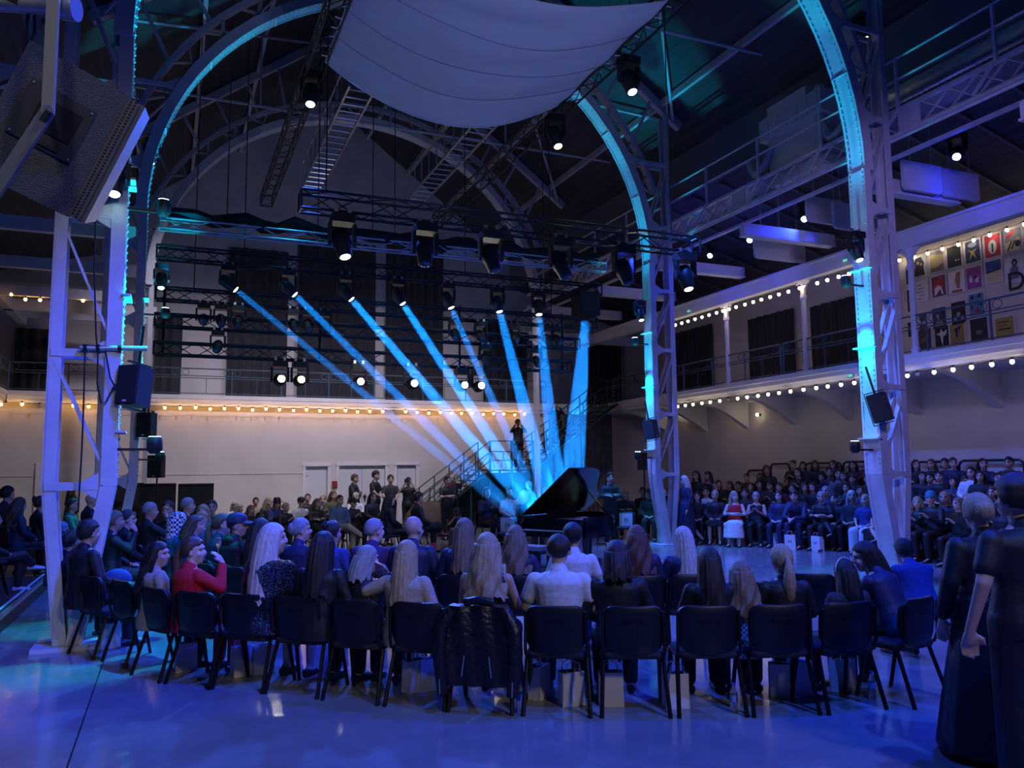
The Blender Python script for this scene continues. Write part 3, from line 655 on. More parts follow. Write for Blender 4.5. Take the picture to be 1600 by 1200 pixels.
# ------------------------------------------------------------------ loudspeakers
GRILLE = mat('speaker_grille', (.03, .03, .035), .7, .2)
SPKCAB = mat('speaker_texture_paint', (.030, .031, .036), .75, 0, .25, 120, .6, 220)
def speaker(loc, rot, w_, d_, h_, label, stand=None, yoke=False):
    t = thing('loudspeaker', label, 'loudspeaker', loc); t.rotation_euler = rot
    MB().prism([(-w_/2, -d_/2), (w_/2, -d_/2), (w_/2*.72, d_/2), (-w_/2*.72, d_/2)], ((1, 0, 0), (0, 1, 0), (0, 0, 1)), h_, (0, 0, -h_/2)).build('cabinet', SPKCAB, t)
    MB().box((0, -d_/2-.012, 0), (w_*.96, .02, h_*.96)).build('grille', GRILLE, t)
    MB().box((0, -d_/2-.025, -h_*.42), (.05, .006, .02)).build('badge', WHITE, t)
    if yoke:
        for s in (-1, 1): MB().box((0, 0, s*(h_/2+.04)), (.05, .32, .012)).build('yoke', BLACKM, t)
        MB().box((0, .17, 0), (.05, .012, h_+.1)).build('yoke_back', BLACKM, t)
        MB().tube([(0, .0, h_/2), (0, .0, h_/2+.5)], .02, 8).build('hanger', BLACKM, t)
    return t
def spk_px(px, py, Y, hpx, label, rz=0, tilt=0, **k):
    L0 = at_y(px, py, Y); d = (L0-CAM).dot(_fw); h = hpx*d/F_PX
    return speaker(L0, (tilt, 0, rz), h*.62, h*.6, h, label, **k)
spk_px(213, 604, 10.28, 62, 'black loudspeaker hung on the near left tower', math.radians(-40), math.radians(-6), yoke=True)
spk_px(231, 664, 17.2, 38, 'smaller black loudspeaker hung on the far left tower', math.radians(-30), 0, yoke=True)
spk_px(1374, 637, 10.2, 44, 'tilted black loudspeaker hung on the near right tower', math.radians(35), math.radians(-14), yoke=True)
spk_px(1016, 671, 17.0, 29, 'tilted black loudspeaker hung on the far right tower', math.radians(30), math.radians(-10), yoke=True)
for px, py, Y, hp, lab, rz in ((246, 729, 20.5, 35, 'black loudspeaker on a pole stand before the black screens', -25), (1006, 721, 19.5, 27, 'black loudspeaker on a pole stand beside the far right tower', 20)):
    o = spk_px(px, py, Y, hp, lab, math.radians(rz)); z0 = o.location.z
    t = thing('speaker_stand', 'black tripod ' + lab.split('on a ')[1].replace('pole stand', 'stand holding a loudspeaker'), 'stand', (o.location.x, o.location.y, 0))
    MB().tube([(0, 0, .25), (0, 0, z0-.2)], .018, 8).build('pole', BLACKM, t)
    for k in range(3): a = 2.1*k; MB().tube([(0, 0, .65), (.42*math.cos(a), .42*math.sin(a), .02)], .013, 6).build('leg', BLACKM, t)
# the big one close to the camera, on a pipe from the frame behind
bs = at_depth(84, 208, 2.62)
t = thing('loudspeaker', 'large black loudspeaker on a grey yoke close by at the top left', 'loudspeaker', bs)
fwdv = _fw; 
# cabinet axes: side face turned to the camera, the grille edge on its right
ex = (_rr*.80+_uu*-.42+_fw*.42).normalized(); ey = (_rr*.47+_uu*.87).normalized(); ey = (ey-ex*ey.dot(ex)).normalized(); ez = ex.cross(ey)
t.location = bs-ez*.2
R3 = Matrix((ex, ey, ez)).transposed(); t.rotation_euler = R3.to_euler()
cw, chh, dd = .345, .45, .40
BIGCAB = mat('big_cabinet_paint', (.075, .077, .085), .75, 0, .3, 160, .7, 260)
MB().prism([(-cw/2, -chh/2), (cw/2-.03, -chh/2), (cw/2, -chh/2+.03), (cw/2, chh/2-.03), (cw/2-.03, chh/2), (-cw/2, chh/2)], ((1, 0, 0), (0, 1, 0), (0, 0, 1)), dd, (0, 0, -dd/2)).build('cabinet', BIGCAB, t)
MB().box((cw/2+.012, 0, 0), (.022, chh*.98, dd*.97)).build('grille', mat('grille_frame', (.10, .10, .105), .5, .3), t)
hole = MB().ell((0, 0, 0), (.0075, .0075, .004), 8, 4).mesh('grille_hole', BLACKM)
hm = MB()
for k in range(40):
    for r_ in range(2): hm.ell((cw/2-.006-.014*r_, -chh/2+.014+k*.0113+(.0055 if r_ else 0), dd/2+.001), (.005, .005, .003), 7, 4)
MB().box((cw/2-.012, 0, dd/2-.002), (.036, chh*.97, .008)).build('grille_wrap', MATS['grille_frame'], t)
stuff(hm.build('grille_holes', BLACKM, t))
MB().box((-.02, .03, dd/2+.003), (.20, .19, .008)).build('handle_plate', mat('handle_plastic', (.022, .023, .026), .6), t)
MB().box((-.01, .04, dd/2+.008), (.125, .10, .006)).build('handle_recess', mat('recess_black', (.004, .004, .005), .9), t)
MB().box((-.02, -.045, dd/2+.009), (.11, .016, .008)).build('handle_grip', BLACKP, t)
for a, c in ((-.11, .115), (.07, .115), (-.11, -.055), (.07, -.055)): MB().tube([(a, c, dd/2+.005), (a, c, dd/2+.010)], .004, 8).build('screw', ALU, t)
for s in (-1, 1): MB().box((-cw/2-.004, s*.1, -.02), (.008, .03, .3)).build('rear_seam', MATS['grille_frame'], t)
YOKE = mat('yoke_grey', (.30, .31, .32), .45, .4)
# yoke and pipe in world space: vertical strap from the pipe, bent strap across the cabinet side
def wp(px, py, d): return at_depth(px, py, d)
y0 = thing('speaker_yoke', 'grey steel strap and clamp pipe holding the big loudspeaker at top left', 'bracket', wp(82, -10, 2.36))
def rel(p): return p-y0.location
MB().bar(rel(wp(85, -30, 2.44)), rel(wp(75, 178, 2.42)), .036, .012, _fw).build('strap', YOKE, y0)
MB().bar(rel(wp(76, 172, 2.43)), rel(wp(-20, 318, 2.50)), .042, .012, _fw).build('strap', YOKE, y0)
MB().tube([rel(wp(75, 170, 2.40)), rel(wp(75, 170, 2.60))], .012, 10).build('bolt', ALU, y0)
MB().tube([rel(wp(66, 190, 2.38)), rel(wp(77, 174, 2.38))], .010, 8).build('lever', BLACKP, y0)
MB().tube([rel(wp(-60, 2, 2.5)), rel(wp(100, 12, 2.5))], .024, 14).build('pipe', ALU, y0, True)
MB().tube([rel(wp(98, 12, 2.5)), rel(wp(120, 14, 2.5))], .038, 14).build('clamp', ALU, y0, True)
for a, c in (((18, 0), (36, 6)),): MB().tube([rel(wp(*a, 2.5)), rel(wp(*c, 2.5))], .027, 12).build('tape', BLACKP, y0)
for k, pts in enumerate((((45, 15, 2.52), (42, 60, 2.54), (33, 100, 2.58), (15, 140, 2.6), (-10, 165, 2.62)), ((55, 15, 2.53), (55, 50, 2.55), (40, 90, 2.58), (28, 120, 2.6), (-10, 135, 2.6)), ((68, 30, 2.52), (66, 45, 2.52), (72, 55, 2.52), (80, 50, 2.52)))):
    tag(MB().tube([wp(*q) for q in pts], .006, 6).build('cable', BLACKP, None, True), 'black cable looping down beside the big loudspeaker, %s of three' % ORD[k], 'cable', 'speaker cables')
# cables down the near left tower
for k, pts in enumerate((((133, 545), (131, 620), (128, 700), (122, 800)), ((153, 545), (152, 600), (158, 630), (166, 628), (180, 600)), ((150, 330), (147, 420), (150, 520), (152, 545)), ((165, 550), (172, 590), (188, 620)))):
    tag(MB().tube([at_y(a, c, 10.25) for a, c in pts], .010, 6).build('cable', BLACKP, None, True), 'dark cable hanging down the near left tower, %s of four' % ORD[k], 'cable', 'tower cables')
a_, c_ = at_y(125, 543, 10.28), at_y(230, 545, 10.28)
t = thing('speaker_pipe', 'cyan lit horizontal pipe clamped across the near left tower', 'pipe', a_)
MB().tube([(0, 0, 0), c_-a_], .03, 10).build('pipe', ALU, t, True)
for px in (133, 153, 187): MB().tube([at_y(px-3, 544, 10.28)-a_, at_y(px+3, 544, 10.28)-a_], .045, 10).build('clamp', BLACKM, t)
# ------------------------------------------------------------------ festoon bulbs
BULB = lit('bulb_glow', (1.0, .50, .10), 30); BULBW = lit('bulb_glow_pale', (1.0, .80, .52), 20)
CORD = mat('festoon_cord', (.02, .02, .02), .6)
soc = MB().tube([(0, 0, 0), (0, 0, -.05)], [.022, .026], 8).mesh('socket', BLACKP)
bl = {m.name: MB().ell((0, 0, -.085), (.042, .042, .048), 8, 6).mesh('glass', m, True) for m in (BULB, BULBW)}
bl['off'] = MB().ell((0, 0, -.085), (.042, .042, .048), 8, 6).mesh('glass', mat('bulb_off', (.5, .5, .48), .2), True)
def festoon(pts3, m, where, off=()):
    pts3 = [Vector(p) for p in pts3]; cp = []
    for a, c in zip(pts3[:-1], pts3[1:]):
        for i in range(4): q = a.lerp(c, i/4); q.z -= .035*math.sin(PI*i/4); cp.append(q)
    cp.append(pts3[-1])
    t = thing('string_lights', 'string of warm round bulbs ' + where, 'string lights', pts3[0]); o0 = pts3[0].copy()
    MB().tube([q-o0 for q in cp], .008, 5).build('cord', CORD, t)
    for i, p in enumerate(pts3):
        b = link('bulb', bl['off' if i in off else m.name], t, p-o0); link('socket', soc, b)
def line_px(p, q, n): return [(p[0]+(q[0]-p[0])*i/(n-1), p[1]+(q[1]-p[1])*i/(n-1)) for i in range(n)]
YF = YB-.34
xs_ = [2, 35, 62, 88, 115, 139, 163] + [258, 282, 306, 329, 351, 373, 395, 416, 437, 459, 479, 500, 520, 540, 559, 578, 598, 615, 634, 652, 670, 688, 705, 721, 738, 755, 771, 787, 804, 819]
festoon([(at_y(x, 625, YF).x, YF, 4.06+.02*math.sin(i*2.3)) for i, x in enumerate(xs_)], BULB, 'below the back gallery', (2, 24))
XF = XR-.05
ys_ = [1058, 1070, 1082, 1096, 1109, 1124, 1137, 1152, 1167, 1184, 1200, 1217, 1235]
festoon([(XF, at_x(x, 610, XF).y, 4.0) for x in ys_] + [(XF, at_x(x, 600, XF).y, 4.0) for x in (1255, 1275, 1293, 1314, 1335)], BULBW, 'below the right gallery between the two towers', (6,))
festoon([(XF, at_x(x, 560, XF).y, 4.0) for x in (1416, 1432, 1458, 1488, 1517, 1549, 1581, 1618)], BULBW, 'below the right gallery at the photo edge', (1,))
festoon([(XF, at_x(x, 500, XF).y, BZ-.14) for x in (1046, 1055, 1065, 1075, 1086, 1097, 1108, 1120, 1130, 1140, 1151, 1165, 1178, 1191, 1205, 1219, 1234, 1252, 1280, 1296, 1314, 1331)], BULBW, 'under the upper right beam')
XW = 18.3
festoon([at_x(x, y, XW) for x, y in ((1405, 402), (1428, 397), (1449, 391), (1472, 384), (1497, 377), (1521, 370), (1546, 362), (1573, 354), (1600, 345))], BULBW, 'across the poster wall')
festoon([at_y(x, y, 25.3) for x, y in ((18, 455), (40, 463), (63, 464), (86, 457), (130, 465), (173, 462), (214, 465), (220, 478))], BULB, 'on the left aisle beam behind the near tower')
festoon([at_y(x, y, 26.6) for x, y in ((950, 640), (974, 640), (983, 637), (992, 637), (1003, 637))], BULB, 'by the stair head left of the far right tower')
for i, (x, y) in enumerate(((1062, 644), (1153, 647), (1184, 648))):
    p = at_x(x, y, 17.3); t = thing('wall_lamp', 'tiny white wall lamp under the right gallery, %s from the left' % ORD[i], 'wall lamp', p, 0, 'wall lamps')
    MB().box((.05, 0, 0), (.08, .08, .08)).build('mount', BLACKM, t); MB().ell((-.02, 0, 0), (.05, .05, .05), 10, 6).build('glass', BULBW, t, True)

# ------------------------------------------------------------------ posters on the right gallery wall
PAP = {}
def pc(c): 
    n = 'poster_ink_%02x%02x%02x' % tuple(int(v*255) for v in c); return mat(n, c, .7)
def poster(px, py, w_, h_, paper, bg, shapes, label, X=18.46):
    p = at_x(px, py, X)
    t = thing('poster', label, 'poster', p, 0, 'posters on the gallery wall')
    MB().box((0, 0, 0), (.012, w_+.05, h_+.05)).build('sheet', pc(paper), t)
    if bg: MB().box((-.008, 0, 0), (.006, w_, h_)).build('print', pc(bg), t)
    for k, (kind, c, args) in enumerate(shapes):
        m = pc(c); x0 = -.012-.003*k
        if kind == 'e': y, z, a, b_ = args; pts = [(y*w_+a*w_*math.cos(q), z*h_+b_*h_*math.sin(q)) for q in [2*PI*i/18 for i in range(18)]]
        elif kind == 'p': pts = [(y*w_, z*h_) for y, z in args]
        else: y, z, a, b_ = args; pts = [((y-a/2)*w_, (z-b_/2)*h_), ((y+a/2)*w_, (z-b_/2)*h_), ((y+a/2)*w_, (z+b_/2)*h_), ((y-a/2)*w_, (z+b_/2)*h_)]
        # poster's left in the photo is +y
        MB().prism([(-q[0], q[1]) for q in pts], ((0, 1, 0), (0, 0, 1), (-1, 0, 0)), .002, (x0, 0, 0)).build('artwork', m, t)
W_, K_, CR = (.72, .70, .70), (.02, .02, .03), (.62, .52, .30)
RED, NAVY, YEL = (.50, .04, .06), (.03, .04, .12), (.55, .42, .10)
PW, PH = .40, .54
poster(1436, 416, PW, PH, W_, None, [('p', K_, [(-.4, -.5), (-.35, -.1), (-.45, .1), (-.2, .4), (.2, .45), (.42, .1), (.35, -.1), (.45, -.5)]), ('e', (.35, .28, .25), (-.05, .15, .12, .08)), ('e', (.35, .28, .25), (.2, .05, .1, .07))], 'poster of a dark huddled rock-like figure, top row beside the tower')
poster(1464, 408, PW, PH, W_, (.45, .36, .18), [('p', (.16, .12, .10), [(-.5, -.5), (.5, -.5), (.5, -.15), (0, -.3), (-.5, -.32)]), ('p', (.22, .20, .26), [(-.5, .5), (.5, .5), (.5, .25), (-.5, .38)])], 'yellow and brown misty landscape poster in the top row')
poster(1491, 401, PW, PH, W_, K_, [('r', W_, (.12, -.2, .10, .06)), ('r', (.4, .4, .42), (.3, -.2, .14, .05))], 'nearly plain black poster with small pale marks, top row')
poster(1520, 393, PW, PH, W_, NAVY, [('e', (.35, .40, .55), (0, .32, .3, .12)), ('p', YEL, [(-.3, .1), (0, .02), (.3, .1), (.1, -.05), (.25, -.4), (0, -.15), (-.25, -.4), (-.1, -.05)])], 'navy poster with a golden burst under a cloud, top row')
poster(1551, 384, PW, PH, W_, RED, [('e', W_, (0, -.05, .28, .32)), ('p', K_, [(-.05, -.3), (.05, -.3), (.05, .05), (.1, .12), (0, .08), (-.1, .12), (-.05, .05)])], 'red poster with a white rounded shape and black tool, top row')
poster(1583, 375, PW, PH, W_, (.22, .24, .30), [('p', RED, [(-.45, .2), (.1, .5), (.1, .3), (-.3, .1)]), ('p', CR, [(-.5, -.1), (.45, .1), (.45, -.5), (-.5, -.5)]), ('p', K_, [(-.4, -.45), (-.3, -.45), (.0, -.02), (-.1, -.02)]), ('p', K_, [(-.15, -.4), (-.05, -.4), (.2, .0), (.1, .0)]), ('e', K_, (.3, -.2, .17, .15))], 'striped poster with a red flame and dark mound, top row at the photo edge')
poster(1439, 455, PW, PH, W_, None, [('e', (.30, .26, .34), (-.1, .3, .25, .03)), ('e', (.30, .26, .34), (.05, .12, .3, .03)), ('e', (.30, .26, .34), (-.05, -.05, .3, .03)), ('e', (.30, .26, .34), (.1, -.22, .25, .03)), ('e', (.30, .26, .34), (-.1, -.38, .2, .03))], 'pale poster of tangled ink lines, second row beside the tower')
poster(1467, 447, PW, PH, W_, (.14, .05, .08), [('p', RED, [(-.4, -.2), (-.35, .45), (-.1, .2), (.15, .5), (.35, .45), (.4, -.2)]), ('p', W_, [(-.35, -.45), (-.3, -.1), (-.05, .05), (.2, -.05), (.35, -.45), (.2, -.4), (.1, -.15), (-.15, -.4)])], 'dark red poster with a crouching white figure, second row')
poster(1495, 441, PW, PH, W_, None, [('p', (.42, .16, .10), [(-.1, .1), (0, .45), (.3, .48), (.25, 0), (.2, -.3), (0, -.3)]), ('p', (.30, .10, .08), [(-.4, -.48), (.4, -.48), (.35, -.38), (-.3, -.36)])], 'white poster with a rust red leaning figure, second row')
poster(1522, 434, PW, PH, W_, (.32, .06, .34), [('p', W_, [(-.3, -.2), (-.3, .05), (-.2, .15), (-.1, .05), (-.1, -.2)]), ('p', W_, [(.1, -.25), (.1, .05), (.2, .15), (.35, 0), (.3, -.25)]), ('p', K_, [(.0, .0), (.2, .12), (.3, 0), (.1, -.08)])], 'purple poster with two small white houses, second row')
poster(1553, 424, PW, PH, W_, CR, [('p', (.05, .08, .30), [(-.5, -.02), (-.2, .02), (.3, .0), (.5, .06), (.5, .5), (-.5, .5)]), ('p', K_, [(-.45, -.05), (.45, .03), (.4, .08), (-.45, .02)])], 'poster half blue and half yellow like a field, second row')
poster(1585, 422, .44, .60, W_, None, [('e', K_, (.05, .3, .16, .16)), ('p', (.16, .16, .2), [(-.22, -.35), (-.25, .05), (-.05, .2), (.25, .1), (.25, -.35)]), ('e', (.4, .4, .44), (.06, .28, .06, .08))], 'pale poster of a hooded seated figure above large lettering')
poster(1442, 503, PW, PH, W_, None, [('e', (.08, .07, .08), (0, .2, .24, .22)), ('e', (.08, .07, .08), (.02, -.3, .32, .18))], 'white poster with two dark round shapes, third row beside the tower')
poster(1468, 497, PW, PH, W_, NAVY, [('p', (.42, .32, .12), [(-.35, -.4), (-.1, 0), (.1, -.1), (.4, -.35)]), ('e', (.4, .36, .3), (-.1, .1, .12, .1))], 'navy poster with a yellow draped figure, third row')
poster(1498, 488, PW, PH, W_, K_, [('e', (.40, .36, .34), (-.25, -.3, .12, .12)), ('e', (.40, .36, .34), (0, -.1, .14, .12)), ('e', (.40, .36, .34), (.28, -.3, .12, .12))], 'black poster with three pale heads, third row')
poster(1526, 476, PW, .56, W_, (.12, .24, .42), [('e', K_, (-.25, .35, .1, .1)), ('e', K_, (.25, .38, .1, .1)), ('e', RED, (.05, -.3, .2, .12)), ('e', K_, (-.3, -.1, .07, .1)), ('e', K_, (.35, .0, .07, .1))], 'light blue poster with dark spots and a red patch, third row')
for i, (px, py, bg, sh, lab) in enumerate(((1445, 531, (.06, .05, .06), [('e', (.16, .13, .12), (0, 0, .3, .12))], 'dark brown poster low on the wall beside the tower'),
        (1472, 526, K_, [('p', W_, [(-.4, .15), (-.1, .2), (0, .4), (.1, .2), (.42, .3), (.3, .05), (.1, .0), (.05, -.45), (-.05, -.2), (-.1, .05)])], 'black poster with a white leaping figure in the lowest row'),
        (1496, 523, (.34, .22, .08), [('p', K_, [(-.2, .3), (.35, .4), (.1, .1), (.05, -.1), (-.1, -.1), (-.1, .15)])], 'ochre poster with a dark jumping figure in the lowest row'),
        (1530, 514, (.03, .03, .06), [('e', (.2, .17, .17), (0, -.15, .2, .1))], 'large black framed poster in the lowest row'), (1570, 510, (.42, .34, .10), [('r', K_, (-.05, .25, .6, .05)), ('r', K_, (-.1, .05, .5, .03)), ('r', K_, (0, -.15, .7, .07))], 'yellow poster of dark text lines at the lower right'))):
    poster(px, py, PW+.06*(i > 2), PH-.1*(i == 4), W_, bg, sh, lab)
for i, (px, py, h_) in enumerate(((1420, 430, .5), (1422, 470, .6), (1423, 515, .4))): poster(px, py, .16, h_, W_, K_, [('e', (.2, .18, .2), (0, 0, .2, .1))], 'narrow dark poster strip right behind the tower, %s from the top' % ORD[i])
fc = bpy.data.curves.new('letters', 'FONT'); fc.body = 'DN'; fc.size = .62; fc.extrude = .006; fc.align_x = 'LEFT'; fc.materials.append(pc(K_))
p = at_x(1574, 455, 18.42); lo_ = bpy.data.objects.new('wall_lettering', fc); COL.objects.link(lo_); lo_.location = p
lo_.matrix_world = Matrix.Translation(p) @ Matrix(((0, 0, -1, 0), (-1, 0, 0, 0), (0, 1, 0, 0), (0, 0, 0, 1)))
dg = bpy.context.evaluated_depsgraph_get(); me_ = bpy.data.meshes.new_from_object(lo_.evaluated_get(dg)); mw = lo_.matrix_world.copy(); bpy.data.objects.remove(lo_)
lo_ = link('wall_lettering', me_); lo_.matrix_world = mw; tag(lo_, 'large black letters DN on the wall at the right photo edge', 'lettering')
# emergency exit signs, tiny green
for i, (px, py, X) in enumerate(((1077, 486, 15.07), (1322, 407, 15.07), (1330, 587, 15.07))):
    p = at_x(px, py, X); t = thing('exit_sign', 'tiny glowing green sign on the right gallery %s' % ('beam near the far tower', 'beam near the near tower', 'fascia near the near tower')[i], 'sign', p); MB().box((0, 0, 0), (.05, .15, .08)).build('housing', WHITE, t); MB().box((-.035, 0, 0), (.01, .12, .055)).build('face', lit('exit_green', (.1, .9, .55), .8), t)

# ------------------------------------------------------------------ stairs at the back right
GRN = mat('stair_green', (.02, .055, .06), .5)
t = thing('staircase', 'dark green iron staircase climbing right along the back wall', 'staircase', (0, 0, 0))
def flight(x0, z0, x1, z1, n, y0=25.7, y1=26.9):
    st = MB().box((0, 0, 0), ((x1-x0)/n+.06, y1-y0, .04)).mesh('tread', GRN)
    for k in range(n): link('tread', st, t, (x0+(x1-x0)*(k+.5)/n, (y0+y1)/2, z0+(z1-z0)*(k+1)/n))
    for y in (y0, y1):
        MB().bar((x0, y, z0+.02), (x1, y, z1-.02), .04, .26, (0, 1, 0)).build('stringer', GRN, t)
        for dz in (.98, .62, .32): MB().tube([(x0, y, z0+dz), (x1, y, z1+dz)], .022, 6).build('rail', GRN, t)
        m = max(2, int((x1-x0)/.45))
        for k in range(m+1):
            x, z = x0+(x1-x0)*k/m, z0+(z1-z0)*k/m; MB().bar((x, y, z), (x, y, z+.98), .035, .035).build('baluster', GRN, t)
            if k < m:
                x2, z2 = x0+(x1-x0)*(k+1)/m, z0+(z1-z0)*(k+1)/m; MB().bar((x, y, z+.32), (x2, y, z2+.62), .02, .02).build('lattice', GRN, t)
flight(7.4, 0, 10.1, 1.95, 11); flight(11.7, 1.95, 15.2, 4.4, 14)
MB().box((10.9, 26.3, 1.93), (1.6, 1.2, .05)).build('landing', GRN, t)
for y in (25.7,):
    for dz in (.98, .62, .32): MB().tube([(10.1, y, 1.95+dz), (11.7, y, 1.95+dz)], .022, 6).build('rail', GRN, t)
for x in (10.1, 10.9, 11.7):
    MB().bar((x, 25.75, 0), (x, 25.75, 2.93), .07, .07).build('newel', GRN, t); MB().bar((x, 26.85, 0), (x, 26.85, 1.95), .07, .07).build('newel', GRN, t)
for x in (8.6, 9.4, 12.6, 13.6): MB().bar((x, 25.75, 0), (x, 25.75, (x-7.4)*.72 if x < 10 else 1.95+(x-11.7)*.7), .06, .06).build('support', GRN, t)
INF = mat('stair_mesh_dark', (.012, .025, .03), .8)
for yy, z0_, in ((26.35, 0), ):
    MB().prism([(7.7, .05), (10.1, 1.85), (11.7, 1.85), (12.9, 2.65), (12.9, .05)], ((1, 0, 0), (0, 0, 1), (0, 1, 0)), .03, (0, yy, 0)).build('side_screen', INF, t)
for k in range(34):
    x = 7.6+k*.22; z = (x-7.4)*.722 if x < 10.1 else (1.95 if x < 11.7 else 1.95+(x-11.7)*.7)
    MB().bar((x, 25.68, z+.05), (x+(.15 if k % 2 else -.15), 25.68, z+.62), .018, .02).build('lattice', GRN, t)
# black screens, crates and drapes at the back left
for i, (xa, xb) in enumerate(((216, 274), (277, 333))):
    a, c = at_y(xa, 800, 22.5), at_y(xb, 800, 22.5); z = at_y(xa, 757, 22.5).z
    t = thing('folding_screen', 'tall black folding screen panel behind the left audience, %s one' % ('left', 'right')[i], 'screen', ((a.x+c.x)/2, 22.5, 0))
    MB().box((0, 0, z/2+.02), (c.x-a.x, .05, z-.06)).build('panel', mat('screen_black', (.012, .012, .014), .8), t); MB().box((0, 0, z), (c.x-a.x, .07, .04)).build('rail', BLACKM, t)
    for s in (-1, 1): MB().box((s*(c.x-a.x)/2*.9, 0, .02), (.06, .5, .04)).build('foot', BLACKM, t)
a = at_y(193, 790, 23.0); t = thing('equipment_case', 'black case with a round recess seen between the far left tower legs', 'case', (a.x, 23.0, 0))
MB().box((0, 0, .85), (.9, .6, 1.7)).build('body', SPKCAB, t); MB().tube([(-.1, -.31, 1.35), (-.1, -.34, 1.35)], .12, 14).build('recess', BLACKP, t); MB().box((0, -.31, .8), (.8, .03, .03)).build('seam', ALU, t)
cloth = mat('brown_cover', (.10, .075, .055), .9, 0, .2, 3)
p = at_z(735, 845, .3); t = thing('covered_equipment', 'brown cloth thrown over equipment at the foot of the stairs', 'covered case', (p.x+.6, 23.2, 0))
rings = []
for k, (z, r) in enumerate(((0, .75), (.3, .72), (.7, .6), (.95, .42), (1.02, .2))): rings.append([Vector((r*1.1*math.cos(a)*(1+.08*math.sin(a*5+k)), r*.7*math.sin(a)*(1+.08*math.sin(a*7)), z)) for a in [2*PI*i/28 for i in range(28)]])
MB().loft(rings).build('cover', cloth, t, True)
# riser on the left
t = thing('audience_riser', 'low dark stage riser with a metal edge at the left photo edge', 'riser', (-4.4, 14.0, 0))
MB().box((0, 0, .125), (5.16, 14, .22)).build('deck', mat('riser_black', (.02, .02, .03), .5), t); MB().box((2.6, 0, .23), (.05, 14, .05)).build('edge_rail', ALU, t); MB().box((2.52, 0, .252), (.04, 14, .008)).build('edge_strip', mat('tape_white', (.6, .6, .62), .5), t)
for k in range(3): MB().box((2.0-.0, -5+k*3.4, .252), (.9, .05, .006)).build('joint_strip', ALU, t)
# bleacher steps on the right
STEP = mat('bleacher_black', (.015, .015, .02), .7)
t = thing('bleacher', 'black stepped seating along the right wall under the gallery', 'bleacher', (0, 0, 0))
for k in range(4): MB().box((14.95+k*.75, 15.2, .18*(k+.5)+.03*k), (.74, 14.5, .18*(k+1)+.06*k)).build('step', STEP, t)
for xa, xb, yt in ((1168, 1200, 735), (1204, 1234, 725), (1258, 1315, 724), (1317, 1365, 722), (1432, 1494, 722), (1498, 1600, 720)):
    a, c = at_x(xa, yt, 17.25), at_x(xb, yt, 17.25); z = a.z
    pts = [(17.25, a.y, .7), (17.25, a.y, z-.12), (17.25, a.y-.04, z-.04), (17.25, a.y-.12, z), (17.25, c.y+.12, z), (17.25, c.y+.04, z-.04), (17.25, c.y, z-.12), (17.25, c.y, .7)]
    MB().tube(pts, .03, 8).build('guard_rail', BLACKM, t, True)

# ------------------------------------------------------------------ grand piano
PB = mat('piano_lacquer', (.006, .006, .008), .12, 0, spec=.6, coat=.3)
IVORY = mat('ivory', (.80, .79, .76), .25); GOLD = mat('cast_plate_gold', (.50, .34, .12), .35, .8)
pp = at_depth(864, 842, 15.7)
piano = thing('grand_piano', 'black grand piano with its lid propped open in the middle of the runway', 'piano', (pp.x, pp.y, 0), -1.10)
# outline: x to the right (treble), y away from the keyboard; spine on the left
OUTL = [(-.75, 0), (.75, 0), (.75, .75), (.72, 1.0), (.60, 1.22), (.40, 1.40), (.18, 1.58), (.02, 1.80), (-.10, 2.0), (-.25, 2.14), (-.45, 2.2), (-.65, 2.16), (-.75, 2.0)]
AX = ((1, 0, 0), (0, 1, 0), (0, 0, 1))
mbp = MB(); n = len(OUTL)
for i in range(n):
    if i == 0: continue
    a, c = Vector((*OUTL[i], 0)), Vector((*OUTL[(i+1) % n], 0)); mbp.bar(a+Vector((0, 0, .81)), c+Vector((0, 0, .81)), .045, .38)
mbp.build('rim', PB, piano, True)
MB().prism([(q[0]*.97, q[1]) for q in OUTL], AX, .05, (0, 0, .60)).build('bottom_board', PB, piano)
MB().prism([(q[0]*.94, .32+q[1]*.84) for q in OUTL], AX, .02, (0, 0, .86)).build('cast_plate', GOLD, piano)
sg = MB()
for k in range(26): x = -.62+k*.045; sg.tube([(x, .38, .90), (x-.02*(k/26), max(.6, 1.9-.045*max(0, k-2)), .90)], .003, 4)
stuff(sg.build('strings', ALU, piano))
MB().box((0, -.02, .68), (1.5, .34, .10)).build('key_bed', PB, piano); MB().box((0, -.18, .70), (1.42, .03, .07)).build('key_slip', PB, piano)
for s in (-1, 1): MB().prism([(-.20, .62), (.15, .62), (.15, .98), (0, .96), (-.17, .80), (-.20, .76)], ((0, 1, 0), (0, 0, 1), (1, 0, 0)), .06, (s*.72-.03, 0, 0)).build('cheek', PB, piano)
kw = MB().box((0, 0, 0), (.0225, .15, .022)).mesh('white_key', IVORY); kb = MB().box((0, 0, 0), (.011, .09, .012)).mesh('black_key', PB)
for k in range(52): link('white_key', kw, piano, (-.60+k*.0235, -.08, .742))
for k in range(51):
    if k % 7 in (0, 2, 3, 5, 6): link('black_key', kb, piano, (-.588+k*.0235, -.05, .758))
MB().box((0, .05, .86), (1.4, .02, .20)).build('fallboard', PB, piano)
md = MB().box((0, .30, 1.10), (.72, .02, .24), (-.25, 0, 0)).build('music_desk', PB, piano)
lidm = MB(); LA = math.radians(38)
lid = MB().prism([(q[0]+.76, q[1]) for q in OUTL if q[1] >= 0][0:], AX, .022, (0, 0, 0)).build('lid', PB, piano, False, (-.76, .0, 1.01)); lid.rotation_euler = (0, -LA, 0)
MB().box((.75, .22, -.012), (1.45, .42, .0)).build('lid_edge', PB, lid)
MB().bar((.70, .95, .98), (-.76+1.02*math.cos(LA)+.0, .95, 1.01+1.02*math.sin(LA)-.01), .02, .02).build('prop_stick', PB, piano)
